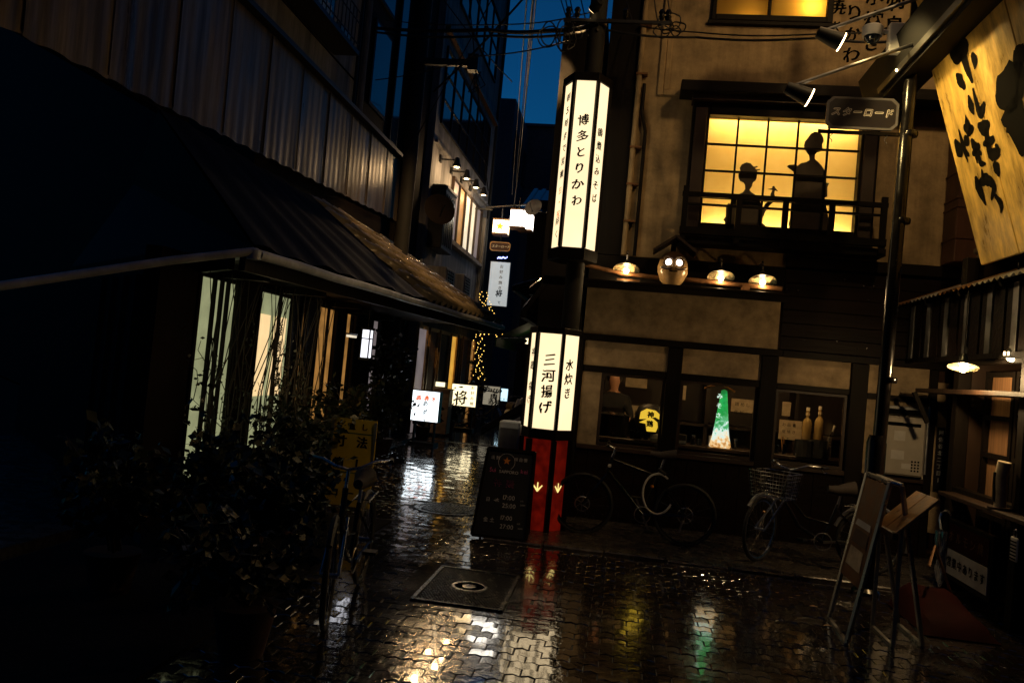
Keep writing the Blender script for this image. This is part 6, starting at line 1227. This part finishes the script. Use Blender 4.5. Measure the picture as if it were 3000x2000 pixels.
for i, (x0, x1) in enumerate(((1833, 1855), (1915, 1928), (1955, 1968))):
    cable([onY(x0, -10, 9.2), onY(x1, 75, 8.95)], .007, ('left','middle','right')[i]+' thin wire hanging before the plaster wall corner', .0)
for i, (x0, y0, x1, y1) in enumerate(((1530, 0, 1270, 270), (1440, 0, 1180, 470), (1375, 0, 1430, 560), (1300, 0, 1500, 240))):
    cable([onY(x0, y0, 12.5), onY(x1, y1, 14.2)], .02 if i == 0 else .01, ('thick stay cable crossing in front of the grey alley building', 'long wire falling from the sky to the left pole', 'steep wire before the tall alley windows', 'thin wire falling to the right across the alley building')[i], .05)
lp = thing('wire_coil', 'tangle of looped black wire hanging left of the utility pole', 'wire', (-.95, 8.9, 5.5)); rr_ = random.Random(3)
for k in range(6):
    cx_, cz_ = -1.05+rr_.uniform(-.22, .25), 5.55+rr_.uniform(-.06, .06); ra, rb_ = rr_.uniform(.06, .13), rr_.uniform(.08, .17)
    MB().tube([(cx_+ra*math.cos(a*.35+k), 8.9+.02*math.sin(a+k), cz_+rb_*math.sin(a*.35+k)) for a in range(18)], .008, 6, closed=True).build('loop', 'black', lp, True)
lp2 = thing('wire_coil', 'tangle of looped black wire over the corner of the plaster wall', 'wire', (.1, 8.9, 5.7))
for k in range(6):
    cx_, cz_ = .15+rr_.uniform(-.12, .15), 5.68+rr_.uniform(-.06, .08); ra, rb_ = rr_.uniform(.05, .1), rr_.uniform(.04, .1)
    MB().tube([(cx_+ra*math.cos(a*.35+k), 8.9+.02*math.sin(a+k), cz_+rb_*math.sin(a*.35+k)) for a in range(18)], .008, 6, closed=True).build('loop', 'black', lp2, True)
# ================================================================ PLANTS on the left
def shrub(x, y, h_, rad, seed, label, n=900, pot=True, mt_='leaf', ls=.05, z0=.0):
    rr = random.Random(seed); t = thing('potted_shrub', label, 'plant', (x, y, 0), 'plants along the left wall'); base = .0
    if pot:
        base = .28; MB().lathe([(.001, 0), (.12, 0), (.17, .26), (.18, .28), (.15, .28), (.001, .25)], 16, (x, y, 0)).build('pot', 'terracotta', t, True)
    stem = MB(); tips = []
    for k in range(9):
        a = rr.uniform(0, 6.28); e = V((x+rad*rr.uniform(.3, 1)*math.cos(a), y+rad*rr.uniform(.3, 1)*math.sin(a), rr.uniform(.5, 1.)*h_)); m_ = V((x, y, base)).lerp(e, .5)+V((rr.uniform(-.1, .1), rr.uniform(-.1, .1), .12))
        pts_ = [V((x+rr.uniform(-.03, .03), y+rr.uniform(-.03, .03), base)), m_, e]; stem.tube(pts_, .012, 5, .003)
        for q in range(10):
            s0 = m_.lerp(e, rr.random()) if q % 3 else V((x, y, base)).lerp(m_, .4+.6*rr.random()); e2 = s0+V((rr.uniform(-.3, .3), rr.uniform(-.3, .3), rr.uniform(-.1, .3))); stem.tube([s0, e2], .004, 4, .002); tips.append((s0, e2))
        tips += [(m_, e)]*2
    stem.build('stem', 'twig', t, True, kind='stuff')
    lf = MB()
    for i in range(n):
        a, b = tips[rr.randrange(len(tips))]; c = a.lerp(b, rr.random()**.7)+V((rr.gauss(0, .025), rr.gauss(0, .025), rr.gauss(0, .025)))
        if c.z < .08: c.z = .1+rr.random()*.2
        d1 = V((rr.gauss(0, 1), rr.gauss(0, 1), rr.gauss(-.2, .6))).normalized(); d2_ = d1.cross(V((rr.gauss(0, 1), rr.gauss(0, 1), rr.gauss(0, 1)))).normalized(); L = ls*rr.uniform(.5, 1.9); w_ = L*.32
        lf.add([c, c+d1*L*.5+d2_*w_+V((0, 0, .004)), c+d1*L, c+d1*L*.5-d2_*w_+V((0, 0, .004))], [(0, 1, 2, 3)])
    lf.build('crown', mt_, t, kind='stuff')
for i, a in enumerate(((-3.25, 6.1, 1.05, .45, 1, 'tall leafy shrub in front of the greenish lattice window', 1300), (-2.95, 6.95, .95, .4, 2, 'leafy shrub left of the glowing paper signs', 1000), (-3.15, 7.7, 1.15, .34, 3, 'upright shrub below the glowing paper signs', 900), (-3.35, 8.2, 1.0, .3, 4, 'low leafy shrub hiding the yellow board', 900), (-3.5, 9.8, 1.25, .35, 5, 'dark bush under the white hanging lantern', 1100), (-3.75, 11.6, 1.3, .4, 6, 'dense bush left of the cool white sign', 1500), (-2.95, 6.3, .75, .35, 7, 'low shrub below the greenish lattice window', 900), (-2.5, 5.3, .8, .45, 8, 'broad dark shrub in the left foreground', 1600), (-1.95, 4.25, .6, .4, 9, 'low dark plant at the bottom left of the picture', 1000), (-3.2, 4.9, 1.0, .5, 10, 'dark arching shrub at the left edge', 1300), (-4.05, 13.7, 2.2, .3, 11, 'tall dark tree-like bush under the eave tip', 1300), (-4.15, 16.9, .7, .22, 12, 'small shrub beside the cool white sign', 500), (-4.1, 19.3, .55, .22, 13, 'green plant below the warm menu light', 500), (-4.1, 22.6, 2.0, .22, 14, 'tall potted plant lit by fairy lights', 500))):
    shrub(a[0], a[1], a[2], a[3], a[4], a[5], a[6], mt_='leaf' if i % 2 else 'leaf2', ls=.06 if a[1] < 12 else .09)
vn = thing('wall_vine', 'tangled leafy vine climbing across the lattice windows', 'plant', wp(1.5, 0, .2)); rr = random.Random(5); vm = MB(); lm_ = MB()
for k in range(40):
    s_0 = rr.uniform(.3, 3.3); q = wp(s_0, rr.uniform(.1, 1.0), .14+rr.uniform(0, .15)); pts_ = [q]
    for j in range(7): q = q+dw*rr.gauss(0, .10)+V((rr.gauss(0, .03), 0, rr.uniform(.03, .24))); q.z = min(q.z, 2.34); pts_.append(q)
    vm.tube(pts_, .006, 5, .003)
    for j in range(16):
        i_ = rr.randrange(len(pts_)-1); c = pts_[i_].lerp(pts_[i_+1], rr.random())+V((rr.gauss(0, .03), rr.gauss(0, .03), rr.gauss(0, .03))); d1 = V((rr.gauss(0, 1), rr.gauss(0, 1), rr.gauss(-.5, .6))).normalized(); d2_ = d1.cross(V((rr.gauss(0, 1), rr.gauss(0, 1), .3))).normalized(); L = rr.uniform(.02, .07)
        lm_.add([c, c+d1*L*.5+d2_*L*.3, c+d1*L, c+d1*L*.5-d2_*L*.3], [(0, 1, 2, 3)])
vm.build('vine_stem', 'twig', vn, True, kind='stuff'); lm_.build('foliage', 'leaf', vn, kind='stuff')
# thin bamboo and twigs crossing the lattice windows
bt_ = thing('bamboo_clump', 'thin bare bamboo stems crossing the lattice windows', 'plant', (-3.6, 7.2, 0)); rr = random.Random(21)
for k in range(36): s = .3+k*.085; a = wp(s, 0, .3+rr.uniform(-.1, .15)); MB().tube([a, a+dv*rr.uniform(-.15, .15)+V((0, 0, 1.2)), a+dv*rr.uniform(-.35, .35)+nl_*rr.uniform(-.1, .2)+V((0, 0, 2.35))], .009, 5, .004).build('stem', 'twig', bt_, True)
